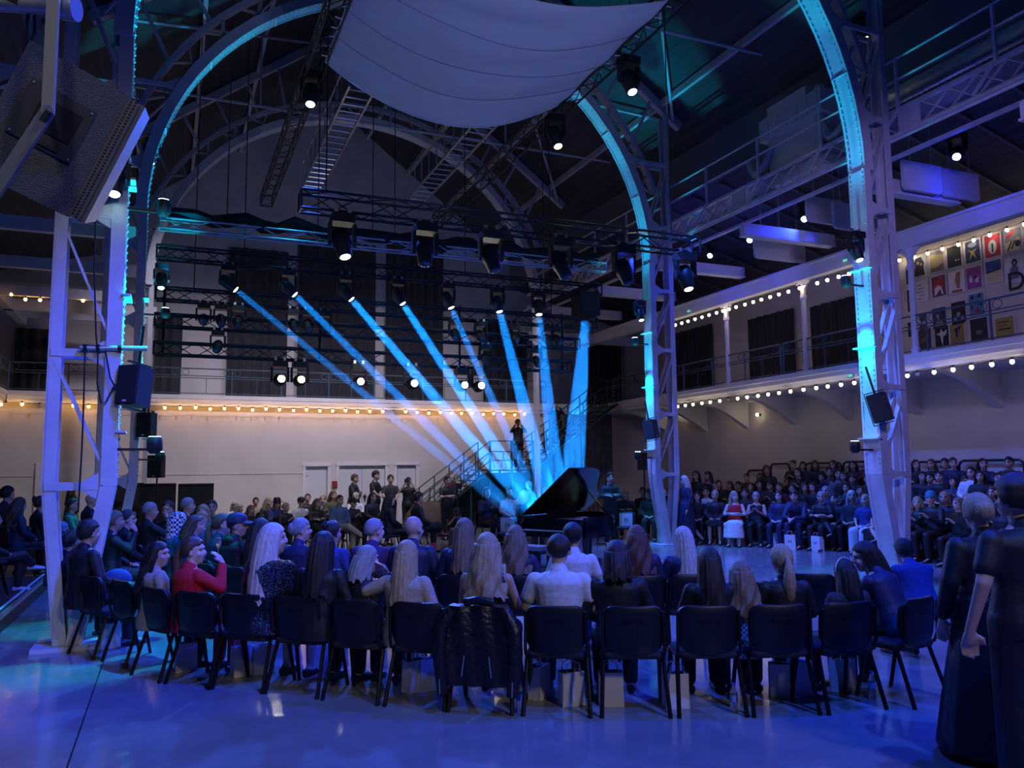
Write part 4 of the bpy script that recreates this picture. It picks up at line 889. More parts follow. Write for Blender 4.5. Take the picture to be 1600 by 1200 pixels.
lg = MB().tube([(0, 0, .62), (0, 0, .5), (0, 0, .2), (0, 0, .09)], [.085, .07, .05, .045], 10).mesh('leg', PB, True); wh = MB().tube([(-.02, 0, .045), (.02, 0, .045)], .045, 12).mesh('caster', GOLD, True)
for x, y in ((-.62, .22), (.62, .22), (-.42, 1.85)): l_ = link('leg', lg, piano, (x, y, 0)); link('caster', wh, l_)
t2 = MB().box((0, .35, .12), (.28, .12, .03)).box((-.08, .40, .36), (.03, .03, .5)).box((.08, .40, .36), (.03, .03, .5)).build('pedal_lyre', PB, piano)
for x in (-.06, 0, .06): MB().box((x, .27, .09), (.02, .1, .012)).build('pedal', GOLD, t2)
bp_ = pp + Matrix.Rotation(-1.10, 3, 'Z') @ Vector((0, -.62, 0))
t = thing('piano_bench', 'black piano bench with a pale top in front of the keyboard', 'bench', (bp_.x, bp_.y, 0), -1.10)
MB().box((0, 0, .46), (.58, .36, .08)).build('cushion', mat('bench_top', (.25, .24, .26), .4), t); MB().box((0, 0, .39), (.56, .34, .07)).build('apron', PB, t)
for x in (-.25, .25):
    for y in (-.14, .14): MB().box((x, y, .18), (.05, .05, .36)).build('leg', PB, t)
# ------------------------------------------------------------------ chairs
CHP = mat('chair_plastic', (.007, .0075, .010), .42, 0, 0, 8, .08, 250); CHF = mat('chair_fabric', (.020, .021, .030), .9, 0, .2, 60, .3, 300); CHL = mat('chair_tube', (.012, .012, .014), .35, .4)
def rrect(w_, h_, r, n=4, bulge=0.0):
    pts = []
    for cx, cz, a0 in ((w_/2-r, h_/2-r, 0), (-w_/2+r, h_/2-r, 90), (-w_/2+r, -h_/2+r, 180), (w_/2-r, -h_/2+r, 270)):
        for k in range(n+1):
            a = math.radians(a0+90*k/n); pts.append((cx+r*math.cos(a), cz+r*math.sin(a)))
    return pts
def back_panel(w_, h_, y, th, r, sag):
    rings = []
    base = rrect(w_, h_, r, 5)
    N = 60; per = []
    for i in range(N):
        s = i/N*len(base); k = int(s); f = s-k; a, c = base[k % len(base)], base[(k+1) % len(base)]; per.append((a[0]+(c[0]-a[0])*f, a[1]+(c[1]-a[1])*f))
    def pt(x, z, yy):
        zz = z - (sag*(1-(2*x/w_)**2) if z < 0 else -.0) ; return Vector((x, yy+.10*(2*x/w_)**2*.45, zz))
    for sc, yy in ((.0, y-th*.5), (.5, y-th*.5), (.9, y-th*.48), (.99, y-th*.3), (1, y), (.99, y+th*.3), (.9, y+th*.5), (.5, y+th*.5), (0.0, y+th*.5)):
        rings.append([pt(x*max(sc, .001), z*max(sc, .001), yy) for x, z in per])
    return rings
bk_me = MB().loft(back_panel(.47, .33, 0, .05, .09, .05), False).mesh('backrest', CHP, True)
pad_me = MB().loft(back_panel(.42, .27, .03, .04, .08, .04), False).mesh('back_pad', CHF, True)
rings = []
for sc, z in ((.001, -.03), (.6, -.03), (.95, -.03), (1, -.012), (1, .008), (.95, .024), (.6, .032), (.001, .035)): rings.append([Vector((x*sc, y*sc, z)) for x, y in rrect(.46, .42, .07, 5)])
seat_me = MB().loft(rings, False).mesh('seat', CHF, True)
def tube_me(nm, pts, r): return MB().tube(pts, r, 8).mesh(nm, CHL, True)
leg_b = [tube_me('leg', [(s*.225, -.13, .43), (s*.25, -.27, 0)], .017) for s in (-1, 1)]
leg_f = [tube_me('leg', [(s*.225, .13, .43), (s*.245, .23, 0)], .017) for s in (-1, 1)]
upr = [tube_me('upright', [(s*.225, .18, .43), (s*.228, -.14, .425), (s*.232, -.19, .45), (s*.232, -.215, .52), (s*.225, -.235, .78)], .013) for s in (-1, 1)]
crs = tube_me('crossbar', [(-.225, -.12, .42), (.225, -.12, .42)], .011); ridge = MB().box((0, 0, 0), (.16, .006, .005)).mesh('rib', CHP)
def chair(loc, rz, label, detail=True):
    t = thing('stacking_chair', label, 'chair', loc, rz, 'black stacking chairs'); t.scale = (1.05, 1.0, 1.02)
    link('seat', seat_me, t, (0, 0, .445)); b_ = link('backrest', bk_me, t, (0, -.225, .655), (math.radians(6), 0, 0))
    for m in leg_b+leg_f: link('leg', m, t)
    if detail:
        for m in upr: link('upright', m, t)
        link('crossbar', crs, t); link('back_pad', pad_me, b_)
        for z in (.04, .06): link('rib', ridge, b_, (0, -.027, z))
    return t
# ------------------------------------------------------------------ figures
SKIN = [mat('skin_%d' % i, c, .5, 0, .05, 12) for i, c in enumerate(((.58, .38, .29), (.52, .33, .25), (.63, .44, .36)))]
EYE = mat('eye_dark', (.05, .03, .03), .4); LIP = mat('lip', (.42, .16, .14), .5)
def remesh(mb, voxel, mats, it=4, name='body'):
    me = mb.mesh(name, mats); o = bpy.data.objects.new('tmp', me); COL.objects.link(o)
    m = o.modifiers.new('r', 'REMESH'); m.mode = 'VOXEL'; m.voxel_size = voxel; m.use_smooth_shade = True
    s = o.modifiers.new('s', 'SMOOTH'); s.factor = .5; s.iterations = it
    dg = bpy.context.evaluated_depsgraph_get(); r = bpy.data.meshes.new_from_object(o.evaluated_get(dg), depsgraph=dg)
    bpy.data.objects.remove(o); bpy.data.meshes.remove(me); r.name = name
    r.materials.clear()
    for q in mats: r.materials.append(q)
    r.polygons.foreach_set('use_smooth', [True]*len(r.polygons)); r.update()
    return r
def cap(mb, p, q, r1, r2, n=10):
    p, q = Vector(p), Vector(q); d = q-p; L = max(d.length, 1e-5); u = d/L; P, R_ = [], []
    for k in range(5): a = PI/2*(k/5); P.append(p-u*r1*math.cos(a)); R_.append(max(.0015, r1*math.sin(a)))
    P.append(p); R_.append(r1); P.append(q); R_.append(r2)
    for k in range(1, 6): a = PI/2*(k/5); P.append(q+u*r2*math.sin(a)); R_.append(max(.0015, r2*math.cos(a)))
    mb.tube(P, R_, n)
V = Vector
def pose_def(name):
    """joints in metres; facing +Y; right side is +x"""
    st = name.startswith('st'); hz = .93 if st else .53
    P = dict(st=st, hz=hz, lean=0., arms={}, legs={})
    A, L = P['arms'], P['legs']
    for s in (-1, 1):
        if st:
            A[s] = (V((s*.25, -.03, 1.14)), V((s*.27, .06, .88)), V((s*.25, .10, .78)))
            L[s] = (V((s*.095, .01, .49)), V((s*.10, -.02, .09)), V((s*.12, .14, .03)))
        else:
            A[s] = (V((s*.25, .03, .74)), V((s*.11, .27, .62)), V((s*.03, .35, .61)))
            L[s] = (V((s*.12, .44, .50)), V((s*.12, .42, .09)), V((s*.13, .58, .03)))
    k = name.split('_')[1] if '_' in name else ''
    if k == 'crossarm':
        zz = .40 if st else 0
        for s in (-1, 1): A[s] = (V((s*.25, .08, .75+zz)), V((-s*.04, .22, .77+zz+.02*s)), V((-s*.13, .18, .79+zz)))
    elif k == 'phone':
        for s in (-1, 1): A[s] = (V((s*.23, .10, .73)), V((s*.07, .31, .84)), V((s*.02, .35, .90)))
    elif k == 'raise':
        A[1] = (V((.26, .16, .84)), V((.15, .25, 1.06)), V((.10, .22, 1.14)))
    elif k == 'face':
        A[1] = (V((.24, .18, .84)), V((.16, .12, 1.06)), V((.115, .06, 1.16)))
    elif k == 'lean':
        P['lean'] = 24.
        for s in (-1, 1): A[s] = (V((s*.22, .36, .66)), V((s*.06, .52, .66)), V((s*.01, .58, .62)))
    elif k == 'legcross':
        L[1] = (V((.03, .46, .60)), V((-.16, .62, .42)), V((-.12, .78, .36)))
    elif k == 'camera':
        for s in (-1, 1): A[s] = (V((s*.26, .20, 1.28)), V((s*.09, .24, 1.52)), V((s*.05, .25, 1.60)))
    elif k == 'walk':
        L[1] = (V((.09, .16, .50)), V((.09, .20, .10)), V((.10, .37, .06))); L[-1] = (V((-.09, -.05, .50)), V((-.10, -.36, .16)), V((-.10, -.26, .03)))
        A[1] = (V((.24, -.12, 1.15)), V((.26, -.14, .90)), V((.26, -.10, .80)))
    elif k == 'stage':
        for s in (-1, 1): A[s] = (V((s*.22, .10, 1.14)), V((s*.08, .26, 1.02)), V((s*.02, .30, .98)))
    elif k == 'crouch':
        P['hz'] = .36; P['lean'] = 20
        for s in (-1, 1): A[s] = (V((s*.22, .30, .66)), V((s*.07, .40, .86)), V((s*.03, .40, .94))); L[s] = (V((s*.16, .40, .50)), V((s*.14, .12, .09)), V((s*.15, .28, .03)))
    elif k == 'back':                       # arm over the neighbour's chair
        A[-1] = (V((-.36, -.02, .88)), V((-.52, .10, .80)), V((-.60, .14, .78)))
    return P
def frame(P):
    R = Matrix.Rotation(math.radians(-P['lean']), 3, 'X'); pel = V((0, 0, P['hz']))
    return lambda x, y, z: pel + R @ V((x, y, z))
def head_mat(P, yaw, pitch):
    T = frame(P); c = T(0, .035, .655)
    return Matrix.Translation(c) @ Matrix.Scale(1.07, 4) @ Matrix.Rotation(math.radians(yaw), 4, 'Z') @ Matrix.Rotation(math.radians(pitch-P['lean']*.5), 4, 'X')
TOR = ((-.09, .165, .125, 0), (0, .178, .14, 0), (.10, .158, .118, .0), (.20, .142, .104, -.005), (.32, .160, .114, 0), (.41, .178, .110, -.005), (.455, .150, .088, -.01), (.49, .085, .068, -.005), (.52, .058, .058, 0))
def torso(mb, T, inf, lo=0, hi=9, n=18, flare=0):
    rings = []
    for i, (z, rx, ry, oy) in enumerate(TOR[lo:hi]):
        f = inf+(flare if i == 0 else 0)
        rings.append([T((rx+f)*math.cos(a), oy+(ry+f)*math.sin(a), z) for a in [2*PI*k/n for k in range(n)]])
    mb.loft(rings)
def hand(mb, w_, h_, s, scale=1.):
    w_, h_ = V(w_), V(h_); d = (h_-w_).normalized(); side = d.cross(V((0, 0, 1))); 
    if side.length < .2: side = d.cross(V((0, 1, 0)))
    side.normalize(); nrm = side.cross(d)
    c = w_+d*.045
    mb.ell(c, (.001, .001, .001), 4, 3)
    cap(mb, w_+d*.01, w_+d*.07, .026, .030, 8); cap(mb, w_+d*.04+side*.018, w_+d*.075+side*.022, .017, .016, 8); cap(mb, w_+d*.04-side*.018, w_+d*.075-side*.022, .017, .016, 8)
    for k, (o, l_) in enumerate(((-.033, .055), (-.011, .070), (.011, .075), (.033, .062))):
        a = w_+d*.085+side*o; m_ = a+d*l_*.55-nrm*.008; e = m_+d*l_*.45-nrm*.022
        cap(mb, a, m_, .0105, .0098, 7); cap(mb, m_, e, .0098, .0085, 7)
    ts = -s; a = w_+d*.035+side*ts*.03; m_ = a+(d*.6+side*ts*.8).normalized()*.035-nrm*.006; cap(mb, a, m_, .013, .0115, 7); cap(mb, m_, m_+(d*.9+side*ts*.2).normalized()*.032-nrm*.01, .0115, .009, 7)
BODY, TOPS, BOTS, HAIRS = {}, {}, {}, {}
def body_mesh(pose, yaw, pitch, vox):
    key = (pose, yaw, pitch, vox)
    if key in BODY: return BODY[key]
    P = pose_def(pose); T = frame(P); mb = MB(); torso(mb, T, 0)
    H = head_mat(P, yaw, pitch); h = lambda x, y, z: H @ V((x, y, z))
    cap(mb, T(0, 0, .47), T(0, .02, .60), .056, .052)
    def he(c, r): mb.ell((0, 0, 0), (.001,)*3, 4, 3); o = len(mb.v); mb.ell(c, r, 18, 12); mb.v[o:] = [tuple(H @ V(q)) for q in mb.v[o:]]
    he((0, -.012, .028), (.076, .092, .092)); he((0, .022, -.035), (.060, .066, .080)); he((0, .045, -.085), (.034, .036, .030))
    he((0, .094, -.012), (.012, .020, .024)); he((0, .100, -.024), (.016, .014, .011)); he((0, .074, .035), (.055, .016, .014)); he((0, .078, -.062), (.024, .014, .012))
    for s in (-1, 1): he((s*.077, -.008, -.012), (.010, .020, .032)); he((s*.042, .060, -.028), (.022, .020, .020))
    for s in (-1, 1):
        e, w_, hh = P['arms'][s]; sh = T(s*.172, -.005, .425)
        cap(mb, sh, e, .048, .038); cap(mb, e, w_, .037, .025); hand(mb, w_, hh, s)
        kn, an, to = P['legs'][s]; hp = T(s*.09, 0, 0)
        cap(mb, hp, kn, .082, .055); cap(mb, kn, kn.lerp(an, .35), .052, .056); cap(mb, kn.lerp(an, .35), an, .055, .034); cap(mb, an+V((0, -.02, -.03)), to, .035, .026)
    me = remesh(mb, vox, [SKIN[0], EYE, LIP], 2)
    Hi = H.inverted(); mi = []
    for p in me.polygons:
        c = Hi @ p.center; k = 0
        if c.y > .05 and abs(c.z) < .15 and abs(c.x) < .08:
            if abs(abs(c.x)-.032) < .013 and abs(c.z-.012) < .0065: k = 1
            elif vox > .015 and abs(abs(c.x)-.033) < .018 and abs(c.z-.036) < .005: k = 1
            elif abs(c.x) < .024 and abs(c.z+.060) < .009 and c.y > .07: k = 2
        mi.append(k)
    me.polygons.foreach_set('material_index', mi); BODY[key] = me; return me
def top_mesh(pose, kind, vox, m0):
    key = (pose, kind, vox)
    if key in TOPS: return TOPS[key]
    P = pose_def(pose); T = frame(P); mb = MB(); big = kind in ('jacket', 'puffy', 'coat'); inf = {'tee': .014, 'shirt': .018, 'jacket': .028, 'puffy': .045, 'coat': .032, 'tank': .010, 'shirtshort': .02}.get(kind, .018)
    torso(mb, T, inf, 0, 8 if kind != 'tank' else 7, flare=.012)
    if kind != 'tank': cap(mb, T(0, -.012, .455), T(0, -.012, .50), .075+inf*.4, .064+inf*.35)
    for s in (-1, 1):
        e, w_, hh = P['arms'][s]; sh = T(s*.172, -.005, .425)
        if kind == 'tank': cap(mb, T(s*.10, -.01, .40), T(s*.11, -.01, .455), .05, .035); continue
        a = .050+inf*.75
        if kind in ('tee', 'shirtshort'): cap(mb, sh, sh.lerp(e, .62), a, a*.95)
        else: cap(mb, sh, e, a, .042+inf*.6); cap(mb, e, e.lerp(w_, .86), .040+inf*.6, .030+inf*.5)
    if kind == 'coat' or (kind == 'jacket' and P['st']):
        L_ = .42 if kind == 'coat' else .16
        if P['st']:
            rings = []
            for z, r in ((.1, 0), (-.05, .02), (-L_, .05)): rings.append([T((.175+inf+r)*math.cos(a), (.135+inf+r)*math.sin(a), z) for a in [2*PI*k/18 for k in range(18)]])
            mb.loft(rings)
    if kind == 'hood' or kind == 'puffy': mb.ell(T(0, -.09, .50), (.11, .07, .06), 14, 8)
    me = remesh(mb, vox, [m0], 3, 'top'); TOPS[key] = me; return me
def bottom_mesh(pose, kind, vox, m0):
    key = (pose, kind, vox)
    if key in BOTS: return BOTS[key]
    P = pose_def(pose); T = frame(P); mb = MB(); inf = .022 if kind != 'wide' else .045
    torso(mb, T, .016, 0, 3)
    for s in (-1, 1):
        kn, an, to = P['legs'][s]; hp = T(s*.09, 0, 0)
        if kind in ('trousers', 'wide'):
            cap(mb, hp, kn, .086+inf*.6, .056+inf); cap(mb, kn, an.lerp(kn, .06), .056+inf, .040+inf*(1 if kind == 'trousers' else 1.6))
    if kind in ('skirt', 'gown', 'midi'):
        n = 20; rings = []
        if P['st']:
            zb = {'skirt': .45, 'midi': .28, 'gown': .04}[kind]; rb = {'skirt': .24, 'midi': .28, 'gown': .36}[kind]
            for f in (0, .15, .4, .7, 1): z = P['hz']+.12+(zb-P['hz']-.12)*f; r = .155+(rb-.155)*f**.8; rings.append([V(((r+.012*math.sin(6*a))*math.cos(a), (r*.9+.012*math.sin(6*a))*math.sin(a), z)) for a in [2*PI*k/n for k in range(n)]])
        else:
            for f in (0, .3, .65, 1): y = -.10+.62*f; rings.append([V(((.20+.03*f)*math.cos(a), y, .53+(.105-.015*f)*math.sin(a))) for a in [2*PI*k/n for k in range(n)]])
        mb.loft(rings)
        if not P['st'] and kind != 'skirt':
            zb = .22 if kind == 'midi' else .05; mb.loft([[V(((.22+.03*f)*math.cos(a), .42+(.12+.03*f)*math.sin(a), .56+(zb-.56)*f)) for a in [2*PI*k/n for k in range(n)]] for f in (0, .3, .7, 1)])
    me = remesh(mb, vox, [m0], 3, 'lower'); BOTS[key] = me; return me
shoe_me = MB(); rings = []
for y, w_, h_ in ((-.075, .030, .07), (-.05, .038, .075), (0, .038, .08), (.05, .042, .07), (.11, .046, .055), (.16, .042, .045), (.19, .026, .03)): rings.append([V((w_*math.cos(a), y, max(0, h_*.5+h_*.5*math.sin(a)))) for a in [2*PI*k/12 for k in range(12)]])
shoe_me = shoe_me.loft(rings).mesh('shoe', mat('shoe_black', (.02, .02, .022), .35), True)
# hair: cap following the skull with a hairline, plus falling locks
def hair_mesh(kind):
    if kind in HAIRS: return HAIRS[kind]
    mb = MB(); nu, nv = 40, 24; g = 1.10 if kind not in ('crop',) else 1.035; rnd = random.Random(hash(kind) % 99 if False else len(kind)*7)
    vs = []; base = V((0, -.012, .018))
    for j in range(nv+1):
        t = PI*j/nv
        for i in range(nu):
            a = 2*PI*i/nu; d = V((math.sin(t)*math.cos(a), math.sin(t)*math.sin(a), math.cos(t)))
            front = d.y; line = .34 + .22*max(0, 1-abs(d.x)*1.6) if kind not in ('fringe', 'cap', 'beanie') else .12
            hairy = (front < .30 and d.z > -.42-.28*max(0, -d.y)) or d.z > line
            if front > .05 and d.z < .0 and abs(d.x) > .5 and kind not in ('long', 'wavy', 'bob', 'hood'): hairy = False
            k = g + .008*math.sin(a*9+t*3)+.004*math.sin(a*17) if hairy else .86
            if kind == 'short' and d.z > .3: k += .06
            if kind == 'crop': k = 1.04 if hairy and (d.z > -.22 or front < -.5 and d.z > -.42) else .86
            vs.append(base+V((d.x*.080*k, d.y*.098*k, d.z*.104*k)))
    fs = [(j*nu+i, (j+1)*nu+i, (j+1)*nu+(i+1) % nu, j*nu+(i+1) % nu) for j in range(nv) for i in range(nu)]
    if kind not in ('cap', 'hat', 'beanie') or True: mb.add(vs, fs)
    def fall(zb, w0, w1, d0, th, wave, span=118, off=0.0):
        N, M = 64, 20; rows = []
        for j in range(M+1):
            f = j/M; z = .05+(zb-.05)*f; row = []
            for i in range(N+1):
                a = math.radians(-90-span+2*span*i/N); fl = 1-(.0+.45*f)*(abs(math.sin(a)+1)/2)**2*0
                rx = w0+(w1-w0)*f; ry = d0+.012*math.sin(f*PI)
                rip = (.0022*math.sin(i*1.15)+.0016*math.sin(i*.47+1+2*f)) + wave*math.sin(f*12+i*.42)*f + wave*.5*math.sin(f*7-i*.3)*f
                zz = z-(.022*math.sin(i*.53)+.012*math.sin(i*1.3))*max(0, f-.7)*2.5
                row.append((a, rx+rip, ry+rip, zz))
            rows.append(row)
        outer = [[V((r_[1]*math.cos(r_[0]), -.012+off+r_[2]*math.sin(r_[0])-(.075*(j/M)**.8), r_[3])) for r_ in row] for j, row in enumerate(rows)]
        inner = [[V(((r_[1]-th)*math.cos(r_[0]), -.012+off+(r_[2]-th)*math.sin(r_[0])-(.075*(j/M)**.8), r_[3])) for r_ in row] for j, row in enumerate(rows)]
        vs2 = [q for row in outer for q in row]+[q for row in inner for q in row]; K = (N+1)*(M+1); f2 = []
        for j in range(M):
            for i in range(N):
                a = j*(N+1)+i; f2.append((a, a+1, a+N+2, a+N+1)); f2.append((K+a+1, K+a, K+a+N+1, K+a+N+2))
            a = j*(N+1); f2.append((a, a+N+1, K+a+N+1, K+a)); a += N; f2.append((a+N+1, a, K+a, K+a+N+1))
        for i in range(N): a = M*(N+1)+i; f2.append((a, a+1, K+a+1, K+a)); f2.append((i+1, i, K+i, K+i+1))
        mb.add(vs2, f2)
    if kind == 'long': fall(-.36, .090, .125, .108, .030, .004)
    if kind == 'longer': fall(-.46, .090, .135, .108, .032, .003)
    if kind == 'wavy': fall(-.34, .096, .165, .114, .040, .019)
    if kind == 'bob': fall(-.155, .092, .104, .108, .03, .003)
    if kind == 'hood': fall(-.20, .100, .15, .118, .03, .003, 130)
    if kind == 'pony':
        P_ = [V((0, -.10, .03)), V((0, -.135, .0)), V((0, -.150, -.08)), V((0, -.145, -.18)), V((0, -.13, -.28)), V((0, -.12, -.34))]; mb.tube(P_, [.018, .026, .042, .050, .040, .008], 14)
        mb.ell((0, -.108, .025), (.026, .02, .026), 10, 6)
    if kind in ('bun', 'updo'):
        c = (0, -.105, .075) if kind == 'bun' else (0, -.105, .02); mb.ell(c, (.045, .042, .042) if kind == 'bun' else (.055, .04, .06), 14, 9)
        for k in range(6): a = k*1.05; mb.tube([V(c)+V((.045*math.cos(a+q*.5), -.012*math.sin(q*3), .045*math.sin(a+q*.5))) for q in [0, .4, .8, 1.2]], .012, 6)
    me = mb.mesh('hair', mat('hair_dark', (.02, .014, .012), .4), True); smooth_mesh(me, 70); HAIRS[kind] = me; return me
def hat_mesh(kind):
    key = 'hat_'+kind
    if key in HAIRS: return HAIRS[key]
    mb = MB()
    if kind == 'cap':
        rings = [[V((.090*s*math.cos(a), -.012+.108*s*math.sin(a), z)) for a in [2*PI*k/24 for k in range(24)]] for z, s in ((.035, 1), (.07, 1.0), (.10, .92), (.125, .7), (.137, .35), (.139, .02))]; mb.loft(rings)
        rings = [[V((x, .075+.10*math.sqrt(max(0, 1-(x/.085)**2))*f, .045-.012*f+.006*th-.018*(x/.085)**2)) for x in [-.085+.17*k/12 for k in range(13)]] for f, th in ((0, 0), (1, 0), (1, 1), (0, 1))]
        mb.loft([list(r) for r in zip(*rings)])
    elif kind == 'beanie': mb.loft([[V((.088*s*math.cos(a), -.012+.106*s*math.sin(a), z)) for a in [2*PI*k/24 for k in range(24)]] for z, s in ((.02, 1.03), (.05, 1.04), (.055, 1.0), (.10, .95), (.13, .7), (.146, .3), (.148, .02))])
    elif kind == 'hat':
        mb.loft([[V((s*math.cos(a), -.012+s*1.12*math.sin(a), z)) for a in [2*PI*k/28 for k in range(28)]] for z, s in ((.04, .085), (.038, .16), (.048, .162), (.055, .092), (.12, .086), (.155, .07), (.15, .02))])
    elif kind == 'scarf': mb.loft([[V((.098*s*math.cos(a), -.02+.115*s*math.sin(a)-o, z)) for a in [2*PI*k/24 for k in range(24)]] for z, s, o in ((-.20, 1.25, .01), (-.12, .95, .02), (-.04, 1.0, .03), (.05, 1.02, .02), (.10, .9, .01), (.135, .55, .005), (.145, .05, 0))])
    me = mb.mesh('hat', BLACKP, True); smooth_mesh(me, 60); HAIRS[key] = me; return me
# cloth and hair colours
def hairm(c):
    cols = dict(k=(.012, .010, .011), d=(.030, .019, .014), b=(.085, .050, .032), a=(.13, .050, .028), y=(.42, .31, .18), g=(.30, .29, .29), w=(.60, .54, .46), l=(.22, .15, .09))
    return mat('hair_'+c, cols[c], .42, 0, .35, 14, .35, 60, stretch=(9, 9, .6))
HN = dict(k='black', d='dark brown', b='brown', a='auburn', y='blonde', g='grey', w='platinum blonde', l='light brown')
CL = dict(black=(.012, .012, .015), navy=(.018, .022, .075), blue=(.03, .05, .22), purple=(.06, .025, .10), red=(.62, .012, .025), beige=(.42, .36, .30), sand=(.36, .31, .25), white=(.72, .72, .74), denim=(.08, .13, .26), olive=(.10, .10, .055), green=(.03, .16, .12), grey=(.18, .18, .20), teal=(.04, .22, .30), pink=(.60, .03, .18), tan=(.40, .32, .25), charcoal=(.035, .035, .042), maroon=(.10, .015, .02))
def clm(c):
    if c == 'sequin':
        if 'cloth_sequin' in MATS: return MATS['cloth_sequin']
        m = mat('cloth_sequin', (.3, .3, .34), .14, 1., .9, 170, 1.0, 150)
        for n in m.node_tree.nodes:
            if n.type == 'VALTORGB':
                n.color_ramp.elements[0].position = .54; n.color_ramp.elements[1].position = .66
                n.color_ramp.elements[0].color = (.012, .012, .016, 1); n.color_ramp.elements[1].color = (.95, .95, 1, 1)  # pale specks put the sequins' sparkle into the base colour
        return m
    if c == 'quilt': return mat('cloth_quilt', (.03, .03, .045), .3, .4, .5, 50, .8, 60)
    if c in ('check', 'plaid'):
        if 'cloth_'+c in MATS: return MATS['cloth_'+c]
        m = mat('cloth_'+c, (.5, .5, .5), .8); nt = m.node_tree; ch_ = nt.nodes.new('ShaderNodeTexChecker'); tc_ = nt.nodes.new('ShaderNodeTexCoord')
        ch_.inputs['Scale'].default_value = 34 if c == 'check' else 45; ch_.inputs[1].default_value = (.75, .78, .8, 1); ch_.inputs[2].default_value = (.02, .02, .03, 1) if c == 'check' else (.12, .14, .22, 1)
        nt.links.new(tc_.outputs['Object'], ch_.inputs[0]); nt.links.new(ch_.outputs[0], nt.nodes['Principled BSDF'].inputs['Base Color']); return m
    return mat('cloth_'+c, CL[c], .8 if c not in ('black', 'navy') else .6, 0, .15, 25, .5, 6, stretch=(1, 1, 1.4))
def setm(o, m, slot=0): o.material_slots[slot].link = 'OBJECT'; o.material_slots[slot].material = m
HK = dict(S='short', C='crop', L='long', X='longer', W='wavy', O='bob', P='pony', U='updo', N='bun', B=None)
HKN = dict(S='short %s hair', C='cropped %s hair', L='long %s hair', X='very long straight %s hair', W='long wavy %s hair', O='%s bob', P='%s ponytail', U='pinned-up %s hair', N='%s hair in a bun', B='bald head')
CNT = [0]
def person(px, yt, depth, face, pose, yaw, hair, top, bot, where, base=0., pos=None, pitch=0, hat=None, near=False, skin=None, shoes=None, label=None, grp=None, sx=1.0):
    """hair 'Wy' kind+colour; top/bot 'kind:colour'; px, yt the crown in the photo; face: target point or angle"""
    CNT[0] += 1; st = pose.startswith('st'); full = 1.718 if st else 1.318
    P = pose_def(pose)
    if P['lean'] or 'crouch' in pose: full = (frame(P)(0, .035, .655).z)+.133
    q = at_depth(px, yt, depth) if pos is None else Vector(pos)
    sc = max(.86, min(1.14, (q.z-base)/full))
    if isinstance(face, (int, float)): rz = math.radians(face)
    else: d = Vector(face)-Vector((q.x, q.y)); rz = math.atan2(-d.x, d.y)
    hk, hc = hair[0], hair[1:] or 'k'; tk, tc_ = top.split(':'); bk, bc = bot.split(':')
    tn = {'tee': 'T-shirt', 'shirt': 'top', 'jacket': 'jacket', 'puffy': 'puffy jacket', 'coat': 'coat', 'tank': 'sleeveless top', 'shirtshort': 'short-sleeved shirt'}[tk]
    hd_ = HKN[hk] % HN[hc] if hk != 'B' else HKN[hk]
    if hat: hd_ = {'cap': 'dark cap', 'beanie': 'beanie', 'hat': 'black brimmed hat', 'scarf': 'headscarf'}[hat.split(':')[0]]
    lab = label or 'person with %s in %s %s, %s' % (hd_, {'sequin': 'a sequinned', 'quilt': 'a quilted', 'plaid': 'a plaid', 'check': 'a checked'}.get(tc_, tc_), tn, where)
    t = thing('person', lab, 'person', (q.x, q.y, base), rz, grp); t.scale = (sc*sx, sc, sc)
    hv = T = frame(P)(0, 0, 0)
    off = Matrix.Identity(4)
    vox = .011 if near else (.016 if depth < 12 else .02)
    b = link('body', body_mesh(pose, yaw, pitch, vox), t); setm(b, skin or SKIN[CNT[0] % 3])
    o = link('top', top_mesh(pose, tk, vox, clm(tc_)), t); setm(o, clm(tc_))
    o = link('skirt' if bk in ('skirt', 'gown', 'midi') else 'trousers', bottom_mesh(pose, bk, vox, clm(bc)), t); setm(o, clm(bc))
    H = head_mat(P, yaw, pitch)
    if hk != 'B':
        h = link('hair', hair_mesh(HK[hk]), t); h.matrix_local = H; setm(h, hairm(hc))
    if hat:
        hk_, hcol = hat.split(':'); h = link('hat', hat_mesh(hk_), t); h.matrix_local = H; setm(h, clm(hcol))
    if near or depth < 25:
        for s in (-1, 1):
            kn, an, to = P['legs'][s]; d = (to-an); f = link('shoe', shoe_me, t, (an.x, an.y, max(0, an.z-.09)), (0, 0, math.atan2(-d.x, d.y)))
            if shoes: setm(f, clm(shoes))
    t['_sc'] = sc
    return t
def held(t, pose, s, name, build, label, cat, lift=0):
    P = pose_def(pose); e, w_, h_ = P['arms'][s]; M_ = Matrix.Translation(t.location) @ Euler(t.rotation_euler).to_matrix().to_4x4() @ Matrix.Scale(t.scale[1], 4)
    p = M_ @ (w_+(h_-w_).normalized()*.10+V((0, .012, lift))); o = thing(name, label, cat, p, t.rotation_euler.z); build(o); return o
GLASS = mat('clear_glass', (.9, .92, .95), .05); GLASS.node_tree.nodes['Principled BSDF'].inputs['Transmission Weight'].default_value = .9
def flute(o): MB().tube([(0, 0, 0), (0, 0, .006), (0, 0, .008), (0, 0, .09), (0, 0, .10), (0, 0, .15), (0, 0, .20)], [.028, .028, .004, .004, .016, .028, .024], 12).build('glass', GLASS, o, True)
def phone(o): MB().box((0, 0, .03), (.07, .008, .145)).build('case', BLACKP, o); MB().box((0, -.006, .03), (.062, .004, .132)).build('screen', lit('phone_screen', (.8, .88, 1), 2.0), o)
